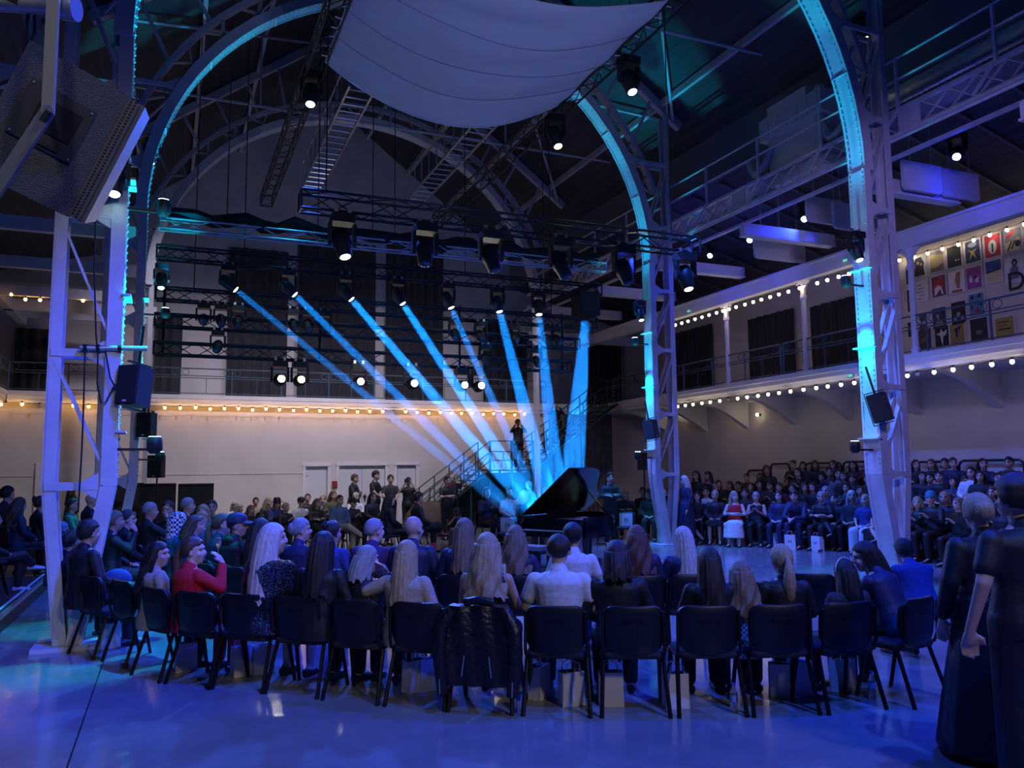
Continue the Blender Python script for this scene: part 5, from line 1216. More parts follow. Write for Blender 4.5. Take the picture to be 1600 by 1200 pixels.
def camera_(o): MB().box((0, 0, .0), (.14, .07, .10)).build('camera_body', BLACKP, o); MB().tube([(0, .03, 0), (0, .06, 0), (0, .19, 0)], [.035, .04, .042], 12).build('camera_lens', BLACKP, o, True); MB().box((0, 0, .06), (.06, .06, .03)).build('viewfinder', BLACKP, o)
STG = (6.6, 13.4)
# ------------------------------------------------------------------ nearest row: chairs and people seen from behind
CH = [(-.76, 9.87), (-.42, 9.3), (-.11, 8.55), (.24, 8.08), (.64, 7.72), (1.05, 7.36), (1.47, 6.95), (1.91, 6.56), (2.34, 6.21), (2.85, 5.88), (3.39, 5.60), (3.93, 5.36), (4.46, 5.15), (5.02, 5.0), (5.72, 4.92)]
CROT = []
for i, (x, y) in enumerate(CH):
    a, c = CH[max(0, i-1)], CH[min(len(CH)-1, i+1)]; tx, ty = c[0]-a[0], c[1]-a[1]; n = Vector((-ty, tx)).normalized()
    if n.y < 0: n = -n
    rz = math.atan2(-n.x, n.y)
    if i == 14: rz = math.radians(12)
    if i == 13: rz = math.radians(-8)
    CROT.append(rz); f = Vector((-math.sin(rz), math.cos(rz)))
    chair((x+f.x*.235, y+f.y*.235, 0), rz, 'black stacking chair in the nearest row, %s from the left' % ORD[i])
def cdep(i, fwd=.31):
    rz = CROT[i]; p = Vector((CH[i][0]-math.sin(rz)*fwd, CH[i][1]+math.cos(rz)*fwd, 0)); return p
def fr(i, px, yt, pose, yaw, hair, top, bot, label, **k):
    p = cdep(i); d = (Vector((p.x, p.y, 1.3))-CAM).dot(_fw); q = at_depth(px, yt, d)
    return person(px, yt, d, math.degrees(CROT[i])+k.pop('turn', 0), pose, yaw, hair, top, bot, '', label=label, near=True, **k)
fr(0, 135, 813, 'sit', 0, 'Sk', 'jacket:black', 'trousers:black', 'broad man in a black suit with thick black hair, leftmost of the nearest row', sx=1.1)
person(108, 829, 9.35, STG, 'sit', 20, 'Nk', 'shirt:black', 'trousers:black', '', label='person with dark hair in a bun leaning beside the broad black suited man', near=True)
person(92, 815, 11.0, STG, 'sit', 0, 'Og', 'shirt:blue', 'trousers:black', '', label='person with a pale blue lit grey bob behind the left tower foot')
w1 = fr(2, 244, 847, 'sit', -45, 'Wk', 'jacket:sand', 'trousers:black', 'woman with long dark wavy hair in a beige jacket smiling to the right', turn=-10)
w2 = fr(3, 299, 840, 'sit_raise', -50, 'Pb', 'jacket:red', 'trousers:red', 'woman in a bright red jacket with brown ponytail drinking from a glass', turn=-12)
held(w2, 'sit_raise', 1, 'champagne_flute', flute, 'champagne flute at the lips of the woman in red', 'glass', -.04)
fr(5, 424, 818, 'sit', -40, 'Xw', 'jacket:sequin', 'skirt:pink', 'woman with very long straight blonde hair and sequinned jacket above a pink skirt', shoes='black')
fr(6, 503, 831, 'sit', 0, 'Lk', 'shirt:black', 'trousers:black', 'woman with long dark hair in black between the sequinned and quilted jackets')
fr(6, 572, 853, 'sit_face', -25, 'Og', 'jacket:quilt', 'trousers:black', 'woman with a grey blonde bob in a quilted black jacket, hand at her cheek')
fr(7, 634, 845, 'sit_back', 0, 'Ly', 'jacket:beige', 'trousers:white', 'woman with straight blonde hair in a pale beige jacket, nearest row')
w3 = fr(8, 760, 833, 'sit_phone', 0, 'Wy', 'tank:black', 'trousers:black', 'woman with tousled blonde hair and bare arms in a black sleeveless top')
held(w3, 'sit_phone', 1, 'paper_sheet', lambda o: MB().box((0, 0, .05), (.12, .003, .16)).build('sheet', WHITE, o), 'white printed sheet held by the bare armed blonde woman', 'paper')
fr(9, 872, 834, 'sit', 0, 'Cd', 'shirtshort:white', 'trousers:navy', 'man with close cropped hair in a white shirt, nearest row', sx=1.1)
fr(10, 963, 845, 'sit', 0, 'Od', 'shirt:black', 'trousers:black', 'woman with a smooth dark bob in a fluffy black top', sx=1.06)
fr(11, 1108, 855, 'sit', 0, 'Ld', 'shirt:black', 'trousers:black', 'woman with long dark brown hair and black top left of the plaid sleeve')
w4 = fr(11, 1158, 884, 'sit_face', 10, 'Wl', 'shirt:plaid', 'trousers:black', 'smaller person in a plaid shirt with a hand in light brown wavy hair')
fr(12, 1222, 851, 'sit', 0, 'Py', 'shirt:black', 'trousers:black', 'woman with a low blonde ponytail in black, nearest row')
hb_ = fr(13, 1322, 878, 'sit', 0, 'Lk', 'shirt:charcoal', 'trousers:black', 'girl with straight dark hair and a thin hairband, nearest row')
mbh = MB().tube([V((.092*math.cos(a), 0.0, .018+.122*math.sin(a))) for a in [PI*k/16 for k in range(17)]], .006, 6); o = mbh.build('hairband', mat('hairband_pale', (.6, .62, .7), .4), hb_, True); o.matrix_local = head_mat(pose_def('sit'), 0, 0)
fr(14, 1400, 850, 'sit_lean', 45, 'Lk', 'shirt:navy', 'trousers:black', 'person with dark hair in a navy sweater leaning left on the rightmost chair', turn=0)
person(1436, 846, 8.0, (9, 13), 'sit_lean', 0, 'Sk', 'coat:blue', 'trousers:navy', '', label='hunched person in a bright blue coat beyond the rightmost chair')
# leather jacket over the back of a chair
rz = CROT[8]; c8 = CH[8]; t = thing('leather_jacket', 'black leather jacket with zips hanging over a chair back in the nearest row', 'jacket', (c8[0], c8[1], 0), rz)
LEA = mat('black_leather', (.010, .010, .013), .32, 0, .3, 20, .5, 25)
rings = []
for z, w_, y in ((.84, .235, .0), (.83, .25, -.05), (.70, .255, -.075), (.50, .26, -.085), (.30, .25, -.09), (.22, .24, -.08)):
    rings.append([V((w_*u*(1+.02*math.sin(z*20)), y-.018*math.cos(u*9+z*7)-.01, z)) for u in [-1+2*k/24 for k in range(25)]] + [V((w_*u, y+.012, z)) for u in [1-2*k/24 for k in range(25)]])
MB().loft(rings).build('body', LEA, t, True)
for s in (-1, 1):
    MB().tube([(s*.22, -.06, .80), (s*.30, -.09, .68), (s*.31, -.10, .48), (s*.29, -.10, .26), (s*.28, -.10, .16)], [.05, .06, .058, .05, .045], 12).build('sleeve', LEA, t, True)
    MB().tube([(s*.10, -.12, .46), (s*.12, -.125, .30)], .005, 6).build('zip', ALU, t); MB().tube([(s*.295, -.148, .28), (s*.29, -.15, .17)], .005, 6).build('zip', ALU, t)
MB().tube([(-.12, -.03, .86), (0, -.05, .88), (.12, -.03, .86)], [.03, .035, .03], 10).build('collar', LEA, t, True)
# dark blue cap-like bag on the second chair
p = at_depth(183, 903, 9.2); t = thing('folded_jacket', 'rounded blue jacket bundle above the second chair from the left', 'jacket', (p.x, p.y, .55)); MB().ell((0, 0, .16), (.16, .10, .13), 18, 12).ell((-.07, .02, .10), (.13, .11, .12), 16, 10).build('bundle', clm('blue'), t, True); MB().ell((.09, -.02, .05), (.15, .12, .08), 16, 10).build('lining', clm('denim'), t, True)
# ------------------------------------------------------------------ second row
def dep2(px):
    T_ = ((250, 11.2), (367, 9.9), (500, 9.3), (707, 8.7), (900, 8.4), (1070, 8.5), (1265, 8.7), (1440, 8.9))
    for (a, d), (c, e) in zip(T_[:-1], T_[1:]):
        if px <= c: return d+(e-d)*(px-a)/(c-a)
    return 8.9
R2 = [(368, 803, 'sit', -50, 'Cd', 'puffy:black', 'trousers:black', 'man in a dark baseball cap and black jacket, seen in profile', 'cap:navy'),
      (405, 810, 'sit', -10, 'Ld', 'jacket:blue', 'trousers:black', 'woman with shoulder-length dark hair in a blue jacket right of the capped man', None),
      (468, 810, 'sit', -40, 'Ug', 'jacket:navy', 'trousers:black', 'person with swept grey hair and navy collar in the second row', None),
      (517, 814, 'sit', -10, 'Nk', 'coat:blue', 'trousers:black', 'woman with a low dark bun in a deep blue coat', None),
      (583, 810, 'sit', -25, 'Cg', 'jacket:purple', 'trousers:black', 'man with cropped grey hair in a dark purple suit jacket', None),
      (645, 806, 'sit', -15, 'B', 'jacket:navy', 'trousers:black', 'bald man in a shiny navy jacket in the second row', None),
      (725, 810, 'sit', 0, 'Ll', 'jacket:navy', 'trousers:black', 'woman with straight light brown hair in a navy blazer', None),
      (805, 821, 'sit', 0, 'Wl', 'shirt:navy', 'trousers:black', 'woman with very wavy light brown hair left of the white shirted man', None),
      (895, 818, 'sit', -15, 'Sk', 'tee:white', 'trousers:navy', 'young man with dark hair in a white T-shirt before the piano', None),
      (995, 821, 'sit', 0, 'Wa', 'jacket:navy', 'trousers:black', 'woman with auburn wavy hair in a navy blazer right of the piano', None),
      (1068, 823, 'sit', 10, 'Xw', 'shirt:navy', 'trousers:black', 'woman with long pale straight hair against the blue runway', None)]
for i, (px, yt, pose, yaw, hr, tp, bt, lb, hat) in enumerate(R2):
    d = dep2(px); t = person(px, yt, d, (7.2, 14.5), pose, yaw, hr, tp, bt, '', label=lb, hat=hat, near=True, sx=1.05 if 'man' in lb.split()[:4] else 1)
    chair((t.location.x, t.location.y, 0), t.rotation_euler.z, 'black stacking chair under the %s person of the second row' % ORD[i])
for px, py, lb, rr in ((340, 884, 'empty black chair behind the capped man in the second row', None), (1262, 897, 'empty black chair right of the blonde ponytail', -35), (384, 888, 'empty black chair just left of the sequinned jacket', None)):
    d = dep2(px)-.3; q = at_depth(px, py, d); f = Vector((7.2, 14.5))-Vector((q.x, q.y)); chair((q.x, q.y, 0), math.atan2(-f.x, f.y) if rr is None else math.radians(rr), lb)
# ------------------------------------------------------------------ people by the left tower
LC = [(277, 802, 11.3, STG, 'sit', 0, 'B', 'coat:teal', 'trousers:navy', 'woman in a black and white checked headscarf and shiny blue coat', 'scarf:check'),
      (302, 805, 10.9, STG, 'sit', -20, 'Ob', 'jacket:blue', 'trousers:black', 'person with a brown bob and patterned scarf right of the checked headscarf', None),
      (317, 798, 12.6, 150, 'sit', 10, 'Uy', 'shirt:denim', 'trousers:black', 'fair-haired person facing the camera in a blue shirt left of the capped man', None),
      (344, 803, 10.4, STG, 'sit', -30, 'Pb', 'jacket:navy', 'trousers:black', 'person with smooth brown hair tied back, just left of the capped man', None),
      (176, 798, 11.0, -75, 'sit_raise', -5, 'Pl', 'shirt:black', 'trousers:black', 'woman with a fair ponytail holding something to her mouth by the tower', None),
      (196, 796, 11.6, -70, 'sit', -10, 'Cd', 'jacket:black', 'trousers:denim', 'person with cropped dark hair in a black leather jacket by the far left tower', None),
      (232, 784, 12.8, -60, 'sit_raise', -10, 'Cg', 'shirt:black', 'trousers:black', 'grey cropped man in black raising a glass before the black screens', None),
      (264, 783, 13.5, 150, 'sit_crossarm', 10, 'Sk', 'shirt:black', 'trousers:black', 'bearded man in black facing the camera before the black screens', None),
      (291, 777, 14.4, -80, 'sit', 0, 'Cg', 'shirt:black', 'trousers:black', 'man with short grey hair in profile before the right black screen', None),
      (318, 788, 14.0, 160, 'sit', 0, 'Oy', 'shirt:grey', 'trousers:black', 'person with a fair bob half hidden behind the checked headscarf', None),
      (332, 781, 15.2, 165, 'sit', 10, 'Ud', 'shirt:black', 'trousers:black', 'dark-haired person in black facing us at the edge of the black screen', None)]
for px, yt, d, fc_, pose, yaw, hr, tp, bt, lb, hat in LC:
    t = person(px, yt, d, fc_, pose, yaw, hr, tp, bt, '', label=lb, hat=hat); chair((t.location.x, t.location.y, 0), t.rotation_euler.z, 'black chair under the ' + ' '.join(lb.split()[:11]), False)
    if '_raise' in pose: held(t, pose, 1, 'champagne_flute', flute, 'stemmed glass held by the ' + ' '.join(lb.split()[:7]), 'glass', -.03)
RL = [(28, 777, 13.6, -62, 'sit', 5, 'Wb', 'jacket:navy', 'trousers:black', 'woman with brown hair in a dark coat on the left riser, face lit blue'),
      (62, 775, 13.9, -65, 'sit', 5, 'Nd', 'shirt:black', 'trousers:black', 'dark-haired person in black looking right, second on the left riser'),
      (112, 778, 14.4, -95, 'sit_phone', -10, 'Cd', 'shirt:green', 'trousers:black', 'person in a green sweater leaning forward on the left riser'),
      (140, 771, 15.3, -70, 'sit', 5, 'B', 'shirt:navy', 'trousers:black', 'bald dark-skinned man behind the green sweater'),
      (10, 760, 14.8, -40, 'sit', -10, 'Sk', 'shirt:charcoal', 'trousers:black', 'dark-haired person cut off at the left photo edge'),
      (-12, 800, 11.6, -78, 'sit_legcross', 0, 'Ok', 'shirt:black', 'trousers:black', 'person whose crossed legs and white shoes show at the left photo edge')]
for px, yt, d, fc_, pose, yaw, hr, tp, bt, lb in RL:
    t = person(px, yt, d, fc_, pose, yaw, hr, tp, bt, '', label=lb, base=.235, shoes='white' if px < 0 else None); chair((t.location.x, t.location.y, .235), t.rotation_euler.z, 'black chair on the left riser under the ' + ' '.join(lb.split()[:8]), False)
person(50, 748, 24.5, -150, 'st_stage', -20, 'Sk', 'jacket:black', 'trousers:black', '', label='man in a black dinner jacket standing by the back wall', sx=1.05)
person(113, 757, 23.0, -60, 'st', 0, 'Lk', 'coat:black', 'skirt:black', '', label='standing person in black seen between the near left tower legs', shoes='white')
# ------------------------------------------------------------------ audience before the doors
BA = [(366, 783, 21.5, 'Ow', 'shirt:white', 'pale hair, white top'), (374, 787, 20.3, 'Ow', 'shirt:charcoal', ''), (391, 789, 19.4, 'Xl', 'shirt:black', ''), (399, 777, 22.6, 'Nd', 'shirt:sand', ''), (419, 777, 22.4, 'Wy', 'shirt:black', ''), (432, 779, 20.6, 'Ll', 'jacket:blue', 'hat'),
      (446, 785, 20.0, 'Uy', 'shirt:black', ''), (470, 777, 20.8, 'Ck', 'shirt:white', 'cap'), (480, 771, 22.8, 'Cd', 'shirt:black', ''), (495, 779, 20.6, 'Wb', 'shirt:black', ''), (503, 774, 23.2, 'Uy', 'shirt:grey', ''), (520, 767, 23.2, 'Oa', 'jacket:olive', ''),
      (530, 773, 19.8, 'Cd', 'jacket:denim', 'legcross'), (555, 769, 22.8, 'Cw', 'shirt:white', ''), (551, 778, 20.5, 'Ck', 'jacket:black', 'cap'), (581, 769, 21.6, 'Ok', 'jacket:black', ''), (607, 772, 18.6, 'Lk', 'coat:black', 'coat'), (652, 769, 19.0, 'Sk', 'jacket:black', 'pink')]
for i, (px, yt, d, hr, tp, ex) in enumerate(BA):
    pose = {'legcross': 'sit_legcross', 'pink': 'sit_legcross'}.get(ex, ('sit', 'sit_crossarm', 'sit_phone', 'sit')[i % 4])
    hat = {'hat': 'hat:black', 'cap': 'cap:black'}.get(ex)
    bt = 'trousers:tan' if ex == 'legcross' else ('midi:black' if ex == 'coat' else 'trousers:black')
    fc_ = (7.0, 12.0) if px < 560 else (10.0, 14.5)
    if px >= 600: fc_ = -85
    t = person(px, yt, d, fc_, pose, (-15, 10, 0, -30, 20)[i % 5] if px < 600 else 0, hr, tp, bt, 'back audience, %s from left' % ORD[i], hat=hat)
    chair((t.location.x, t.location.y, 0), t.rotation_euler.z, 'black chair in the back audience, %s from the left' % ORD[i], False)
    if ex == 'pink':
        for s in (-1, 1): kn, an, to = pose_def(pose)['legs'][s]; MB().tube([an.lerp(kn, .05), an.lerp(kn, .30)], .064, 12).build('sock', mat('pink_sock', (.85, .10, .22), .7), t, True)
for px, yt, d, pose, hr, tp, lb, fc_ in ((553, 741, 24.8, 'st_crossarm', 'Sb', 'jacket:black', 'man in a black hooded sweater standing before the double door', -120), (586, 735, 24.4, 'st_stage', 'Sd', 'tee:black', 'tallest man in a black T-shirt standing before the double door', -130), (610, 742, 24.4, 'st_stage', 'Sd', 'tee:charcoal', 'man in a dark T-shirt standing right of the tallest man', 175),
        (638, 745, 24.2, 'st_camera', 'Ck', 'tee:black', 'photographer in black aiming a camera before the right door', 165), (698, 744, 23.0, 'st_crossarm', 'Sk', 'tee:black', 'young man in a black T-shirt with folded arms before the stairs', -165), (952, 738, 20.6, 'st_crossarm', 'Sd', 'shirt:black', 'person in black standing behind the piano lid', 170),
        (826, 752, 22.6, 'st', 'Sg', 'jacket:charcoal', 'grey-haired man in a dark suit seen from behind left of the piano', -30)):
    t = person(px, yt, d, fc_, pose, 0, hr, tp, 'trousers:black', '', label=lb)
    if pose == 'st_camera': held(t, pose, 1, 'photo_camera', camera_, 'black camera with long lens held up by the photographer at the right door', 'camera')
for px, py, Y, lab in ((809, 655, 26.3, 'camera operator standing on the stair landing below the bulbs'), (868, 628, 26.3, 'dark figure with a phone standing on the upper stair flight')):
    p = at_y(px, py, Y); t = person(px, py, (p-CAM).dot(_fw), 160, 'st_camera', 0, 'Sk', 'shirt:black', 'trousers:black', '', base=1.955 if px < 850 else p.z-1.74, label=lab)
    if px < 850: held(t, 'st_camera', 1, 'video_camera', camera_, 'black video camera held by the operator on the landing', 'camera')
t = person(710, 793, 20.5, 175, 'sit_crouch', 0, 'Sd', 'tee:black', 'trousers:grey', '', label='crouching photographer aiming a camera at the foot of the stairs'); held(t, 'sit_crouch', 1, 'photo_camera', camera_, 'black camera of the crouching photographer', 'camera')
# tripod with video camera
p = at_depth(714, 760, 22.4); t = thing('camera_tripod', 'black tripod with video camera beside the young man with folded arms', 'tripod', (p.x, p.y, 0))
for k in range(3): a = 2.1*k+.4; MB().tube([(0, 0, 1.35), (.4*math.cos(a), .4*math.sin(a), .01)], .016, 6).build('leg', BLACKM, t)
MB().box((0, 0, 1.5), (.14, .3, .16)).build('camera_body', BLACKP, t); MB().tube([(0, -.15, 1.5), (0, -.3, 1.5)], .05, 12).build('camera_lens', BLACKP, t, True); MB().tube([(0, 0, 1.33), (0, 0, 1.44)], .03, 8).build('fluid_head', BLACKM, t)
for i, (px, yt, d, hr, tp, lb, pose) in enumerate(((760, 761, 21.5, 'Lk', 'jacket:navy', 'hooded person in a dark jacket looking at a phone left of the piano', 'sit_phone'), (795, 761, 21.6, 'Ud', 'shirt:white', 'person with dark pinned hair under the blue beams', 'sit'), (818, 766, 19.6, 'Ow', 'coat:teal', 'woman with a pale blonde bob in the blue beam behind the piano', 'sit'), (853, 760, 20.4, 'Cg', 'jacket:denim', 'bearded man in an open jacket behind the piano lid', 'sit'))):
    t = person(px, yt, d, (9.5, 13) if i != 2 else -75, pose, -10, hr, tp, 'trousers:black', '', label=lb); chair((t.location.x, t.location.y, 0), t.rotation_euler.z, 'black chair under the ' + ' '.join(lb.split()[:9]), False)
    if pose == 'sit_phone': held(t, pose, 1, 'phone', phone, 'glowing phone of the hooded person left of the piano', 'phone')
# chairs with reserved cards
LOGO = mat('card_ink', (.03, .03, .05), .6)
for i, (px, py, d, lb) in enumerate(((793, 822, 18.8, 'just left of the piano'), (978, 812, 20.3, 'right of the piano'), (948, 808, 20.8, 'half behind the piano'))):
    q = at_depth(px, py, d); f = Vector((0, 0))-Vector((q.x, q.y)); rz = math.atan2(-f.x, f.y); chair((q.x, q.y, 0), rz, 'empty black chair with a white card on it %s' % lb)
    t = thing('reserved_card', 'square white card with a dark monogram on the chair %s' % lb, 'card', (q.x+.13*math.sin(rz), q.y-.13*math.cos(rz), .49), rz, 'reserved cards')
    MB().box((0, .03, .16), (.33, .006, .32)).build('card', mat('card_white', (.74, .74, .78), .6), t)
    for x in (-.035, .035): MB().box((x, .036, .16), (.014, .004, .10)).build('monogram', LOGO, t)
    MB().box((0, .036, .16), (.05, .004, .012)).build('monogram', LOGO, t)
# ------------------------------------------------------------------ front row on the right side of the runway
def dep3(px):
    T_ = ((960, 23.4), (1023, 21.9), (1100, 21.0), (1180, 20.2), (1250, 19.5), (1345, 18.2), (1400, 17.2), (1480, 15.9), (1600, 14.0))
    for (a, d), (c, e) in zip(T_[:-1], T_[1:]):
        if px <= c: return d+(e-d)*(px-a)/(c-a)
    return 14.0
R3_ = [(977, 765, 0, 'Oy', 'shirt:black', 'trousers:black', 'sit_crossarm', 30), (1004, 761, 1.2, 'Uk', 'shirt:black', 'trousers:black', 'sit', 20), (1014, 764, 0, 'Cg', 'coat:charcoal', 'trousers:charcoal', 'sit', 20), (1037, 765, 0, 'Cg', 'jacket:charcoal', 'trousers:navy', 'sit_legcross', 35), (1046, 762, 1.2, 'Lk', 'shirt:black', 'trousers:black', 'sit', 20),
       (1089, 768, 0, 'Lk', 'shirt:black', 'trousers:black', 'sit', 25), (1103, 761, 1.0, 'Ud', 'shirt:white', 'trousers:black', 'sit', 20), (1117, 766, 0, 'Uy', 'jacket:black', 'skirt:black', 'sit', 20), (1147, 767, -.3, 'Ly', 'tank:red', 'midi:white', 'sit_crossarm', 55), (1181, 768, 0, 'Cg', 'tank:black', 'trousers:black', 'sit_phone', 20),
       (1163, 763, 1.0, 'Sd', 'shirt:black', 'trousers:black', 'sit', 20), (1217, 767, 0, 'Od', 'jacket:navy', 'trousers:navy', 'sit', 20), (1248, 765, 0, 'Sd', 'jacket:navy', 'trousers:navy', 'sit_lean', 30), (1283, 768, 0, 'Ug', 'shirtshort:black', 'trousers:black', 'sit_crossarm', 35), (1290, 759, 1.2, 'Cg', 'shirt:navy', 'trousers:black', 'sit', 20),
       (1303, 771, .3, 'Sk', 'jacket:charcoal', 'trousers:black', 'sit_legcross', 25), (1331, 766, .4, 'Lw', 'shirt:charcoal', 'trousers:black', 'sit', 50), (1352, 772, 0, 'Wy', 'shirtshort:blue', 'wide:white', 'sit', 15), (1379, 770, -.3, 'Lw', 'tee:black', 'midi:black', 'sit_legcross', 50), (1412, 775, 0, 'Lk', 'jacket:black', 'trousers:black', 'sit_legcross', 40),
       (1434, 776, .1, 'Wy', 'shirt:black', 'trousers:black', 'sit_phone', 40), (1455, 768, .2, 'Cd', 'shirt:black', 'trousers:black', 'sit_phone', 40), (1476, 768, .9, 'Oy', 'shirt:black', 'trousers:black', 'sit', 40), (1498, 777, 0, 'Ll', 'shirt:sequin', 'trousers:black', 'sit_phone', 0), (1512, 771, 1.0, 'Uy', 'shirt:black', 'trousers:black', 'sit', 30), (1568, 783, .2, 'Lk', 'shirt:black', 'trousers:black', 'sit', 10)]
R3_.sort(key=lambda r: r[0])
for i, (px, yt, dd_, hr, tp, bt, pose, yw) in enumerate(R3_):
    d = dep3(px)+dd_; q = at_depth(px, yt, d)
    t = person(px, yt, d, (4.5, 10.5 if px > 1200 else 8), pose, yw-20, hr, tp, bt, 'right, %s from piano' % ORD[i], hat='beanie:teal' if px == 1455 else ('cap:charcoal' if px == 1014 else None))
    chair((t.location.x, t.location.y, 0), t.rotation_euler.z, 'black chair on the right side of the runway, %s from the piano' % ORD[i], False)
    if pose == 'sit_phone': held(t, pose, 1, 'phone', phone, 'phone of the %s person from the piano, right side of the runway' % ORD[i], 'phone')
person(1070, 743, 20.6, 75, 'st_walk', 0, 'Lw', 'coat:navy', 'midi:navy', '', label='woman with long pale hair in a navy coat walking left along the runway')
person(1088, 735, 22.6, 120, 'st_stage', 0, 'Lk', 'shirt:black', 'trousers:black', '', label='woman with long dark hair standing right of the far tower, left of a pair'); person(1107, 736, 22.8, 100, 'st', 0, 'Lk', 'tank:black', 'skirt:black', '', label='woman in a dark sleeveless dress standing right of the far tower, right of a pair')
# ------------------------------------------------------------------ bleachers
rows = {'top': (17.0, .78, ((1239, 719), (1255, 721), (1274, 719), (1302, 719), (1333, 720), (1357, 714), (1431, 718), (1455, 717), (1476, 716), (1489, 715), (1535, 716), (1576, 714))),
        'middle': (16.2, .5, ((1167, 740), (1188, 739), (1198, 726), (1247, 731), (1284, 739), (1296, 730), (1309, 733), (1318, 737), (1332, 742), (1355, 741), (1440, 736), (1453, 739), (1467, 736), (1488, 745), (1508, 744), (1517, 729), (1531, 735), (1560, 738))),
        'lower': (15.45, .22, ((1123, 750), (1140, 751), (1154, 752), (1173, 754), (1186, 750), (1203, 752), (1217, 754), (1237, 756), (1257, 755), (1270, 754), (1322, 754), (1344, 759), (1361, 757), (1550, 760), (1590, 762)))}
HR = ['Sk', 'Ld', 'Lk', 'Sd', 'Wd', 'Ok', 'Ck', 'Nd', 'Ob', 'Lb', 'Sb', 'Wk']; TPS = ['shirt:black', 'jacket:charcoal', 'shirt:navy', 'jacket:black', 'shirt:charcoal', 'tee:black', 'shirt:maroon', 'jacket:navy']
k = 0
for rn, (X, bz, pts) in rows.items():
    for i, (px, yt) in enumerate(pts):
        q = at_x(px, yt, X); d = (q-CAM).dot(_fw); k += 1
        tp = TPS[(k*5) % 8]
        if (px, rn) == (1517, 'middle'): tp = 'shirt:white'
        if (px, rn) == (1309, 'middle'): tp = 'shirt:grey'
        t = person(px, yt, d, (6.0, q.y-5.5), ('sit', 'sit_phone', 'sit_crossarm', 'sit_lean', 'sit')[k % 5] if k % 5 != 3 else 'sit', (-15, 0, 20, 35)[k % 4], HR[(k*7) % 12], tp, 'trousers:black', '%s bleacher, %s from left' % (rn, ORD[i]), base=bz)
    for j in range(6): MB().box((X-.02, 9.4+j*2.35, bz+.39), (.36, 2.3, .09)).build('bench', STEP, bpy.data.objects['bleacher'])
p = at_x(1475, 782, 15.5)
# ------------------------------------------------------------------ standing figures at the right edge
s2 = person(1530, 771, 5.5, -20, 'st', -10, 'Uy', 'coat:black', 'gown:black', '', label='woman with pinned-up blonde hair in a long black dress at the right edge', near=True, sx=1.05)
s1 = person(1592, 742, 4.85, -10, 'st', 0, 'Sd', 'shirtshort:black', 'wide:black', '', label='tall man in loose black clothes cut off by the right photo edge', near=True, sx=1.25, shoes='white')
held(s1, 'st', -1, 'pen', lambda o: MB().tube([(-.05, 0, 0), (.05, 0, 0)], .006, 8).build('barrel', WHITE, o), 'small white stick in the hand of the tall man', 'pen')
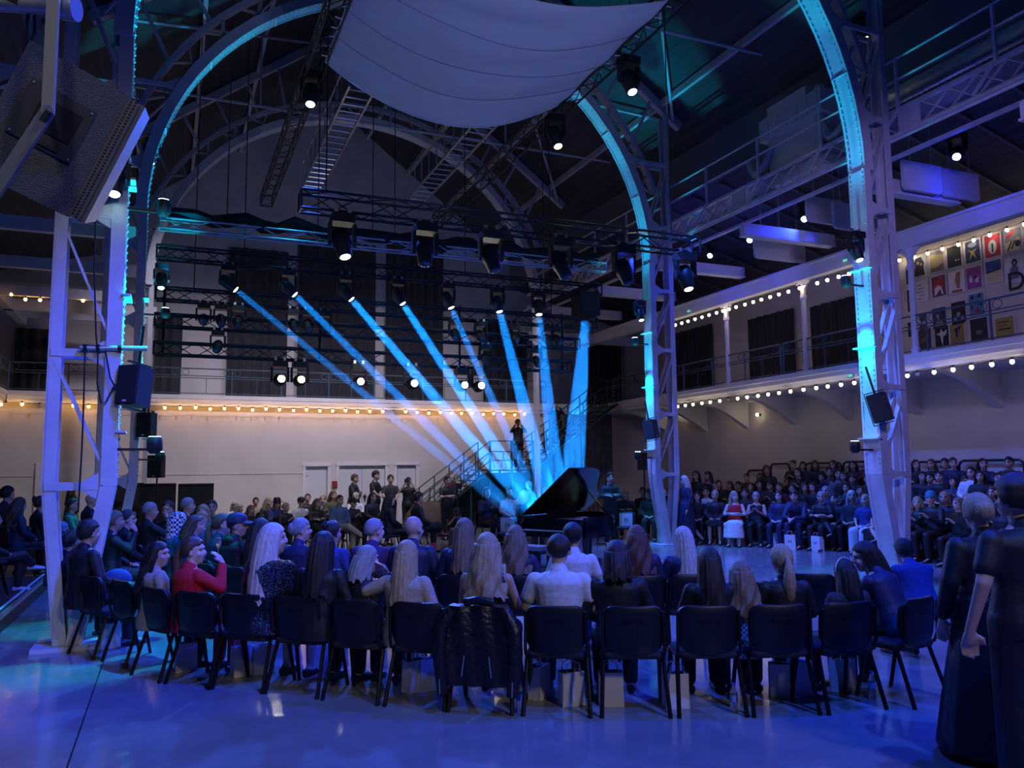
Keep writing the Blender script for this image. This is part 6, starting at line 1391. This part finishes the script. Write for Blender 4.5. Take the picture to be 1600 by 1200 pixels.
# ------------------------------------------------------------------ gift bags and bottles
BAG = mat('bag_paper', (.74, .73, .72), .6, 0, .04, 5)
def bag(loc, rz, w_, d_, h_, label):
    t = thing('gift_bag', label, 'gift bag', loc, rz, 'white gift bags')
    mb = MB(); th = .004
    for s in (-1, 1):
        mb.prism([(-w_/2, 0), (w_/2, 0), (w_/2-.006, h_), (-w_/2+.006, h_)], ((1, 0, 0), (0, 0, 1), (0, -s, 0)), th, (0, s*d_/2, 0))
        mb.prism([(-d_/2, 0), (d_/2, 0), (d_/2, h_), (.0, h_*.97), (-d_/2, h_)], ((0, 1, 0), (0, 0, 1), (-s, 0, 0)), th, (s*(w_/2-.004), 0, 0))
    mb.box((0, 0, .004), (w_*.98, d_*.98, .006)); mb.build('paper', BAG, t)
    for s in (-1, 1): MB().tube([(-.06, s*d_/2, h_-.01), (-.055, s*d_/2*.8, h_+.06), (0, s*d_/2*.7, h_+.085), (.055, s*d_/2*.8, h_+.06), (.06, s*d_/2, h_-.01)], .004, 6).build('handle', BLACKP if rz > 9 else BAG, t, True)
    MB().ell((0, 0, h_*.86), (w_*.40, d_*.36, .05), 10, 6).build('tissue', mat('tissue_dark', (.12, .12, .14), .8), t, True)
    for x in (-.03, .03): MB().box((x, d_/2+.006, h_*.55), (.010, .004, .06)).build('logo', LOGO, t)
    MB().box((0, d_/2+.006, h_*.55), (.05, .004, .008)).build('logo', LOGO, t)
for i, (px, py, a) in enumerate(((290, 1048, 30), (172, 1012, 35), (378, 1055, 40), (410, 1052, 30), (500, 1052, 10), (648, 1080, 40), (668, 1078, 35), (843, 1090, 60), (893, 1101, 20), (955, 1102, 0), (1056, 1105, 10), (1222, 1088, -10), (1252, 1084, -15), (1318, 1078, 20))):
    q = at_z(px, py, 0); bag((q.x, q.y, 0), math.radians(-YAW*57+a), .20, .11, .27, 'white paper gift bag on the floor under the nearest row, %s from the left' % ORD[i])
for i, (px, py) in enumerate(((1024, 845), (1099, 848), (1140, 851), (1160, 850), (1218, 855), (1278, 861), (1342, 866), (1362, 872), (595, 852), (1236, 858))):
    q = at_z(px, py, 0); bag((q.x, q.y, 0), math.radians(60+i*7), .26, .14, .34, 'white paper gift bag across the runway, %s of its row' % ORD[i])
PETM = mat('bottle_plastic', (.85, .9, 1), .05); PETM.node_tree.nodes['Principled BSDF'].inputs['Transmission Weight'].default_value = .9
for i, (px, py, w_) in enumerate(((1147, 1113, 'between the dark haired and ponytailed women'), (1363, 1092, 'under the rightmost chair'), (813, 1110, 'beside the white shirted man'))):
    q = at_z(px, py, 0); t = thing('water_bottle', 'clear plastic water bottle on the floor ' + w_, 'bottle', (q.x, q.y, 0), 0, 'water bottles')
    MB().tube([(0, 0, 0), (0, 0, .005), (0, 0, .07), (0, 0, .075), (0, 0, .15), (0, 0, .19), (0, 0, .205)], [.028, .031, .031, .028, .031, .014, .013], 14).build('bottle_body', PETM, t, True); MB().tube([(0, 0, .205), (0, 0, .222)], .015, 12).build('cap', mat('cap_blue', (.05, .1, .5), .4), t, True)
    MB().tube([(0, 0, .085), (0, 0, .135)], .0318, 14, False).build('bottle_label', mat('bottle_label_paper', (.2, .3, .6), .5), t, True)
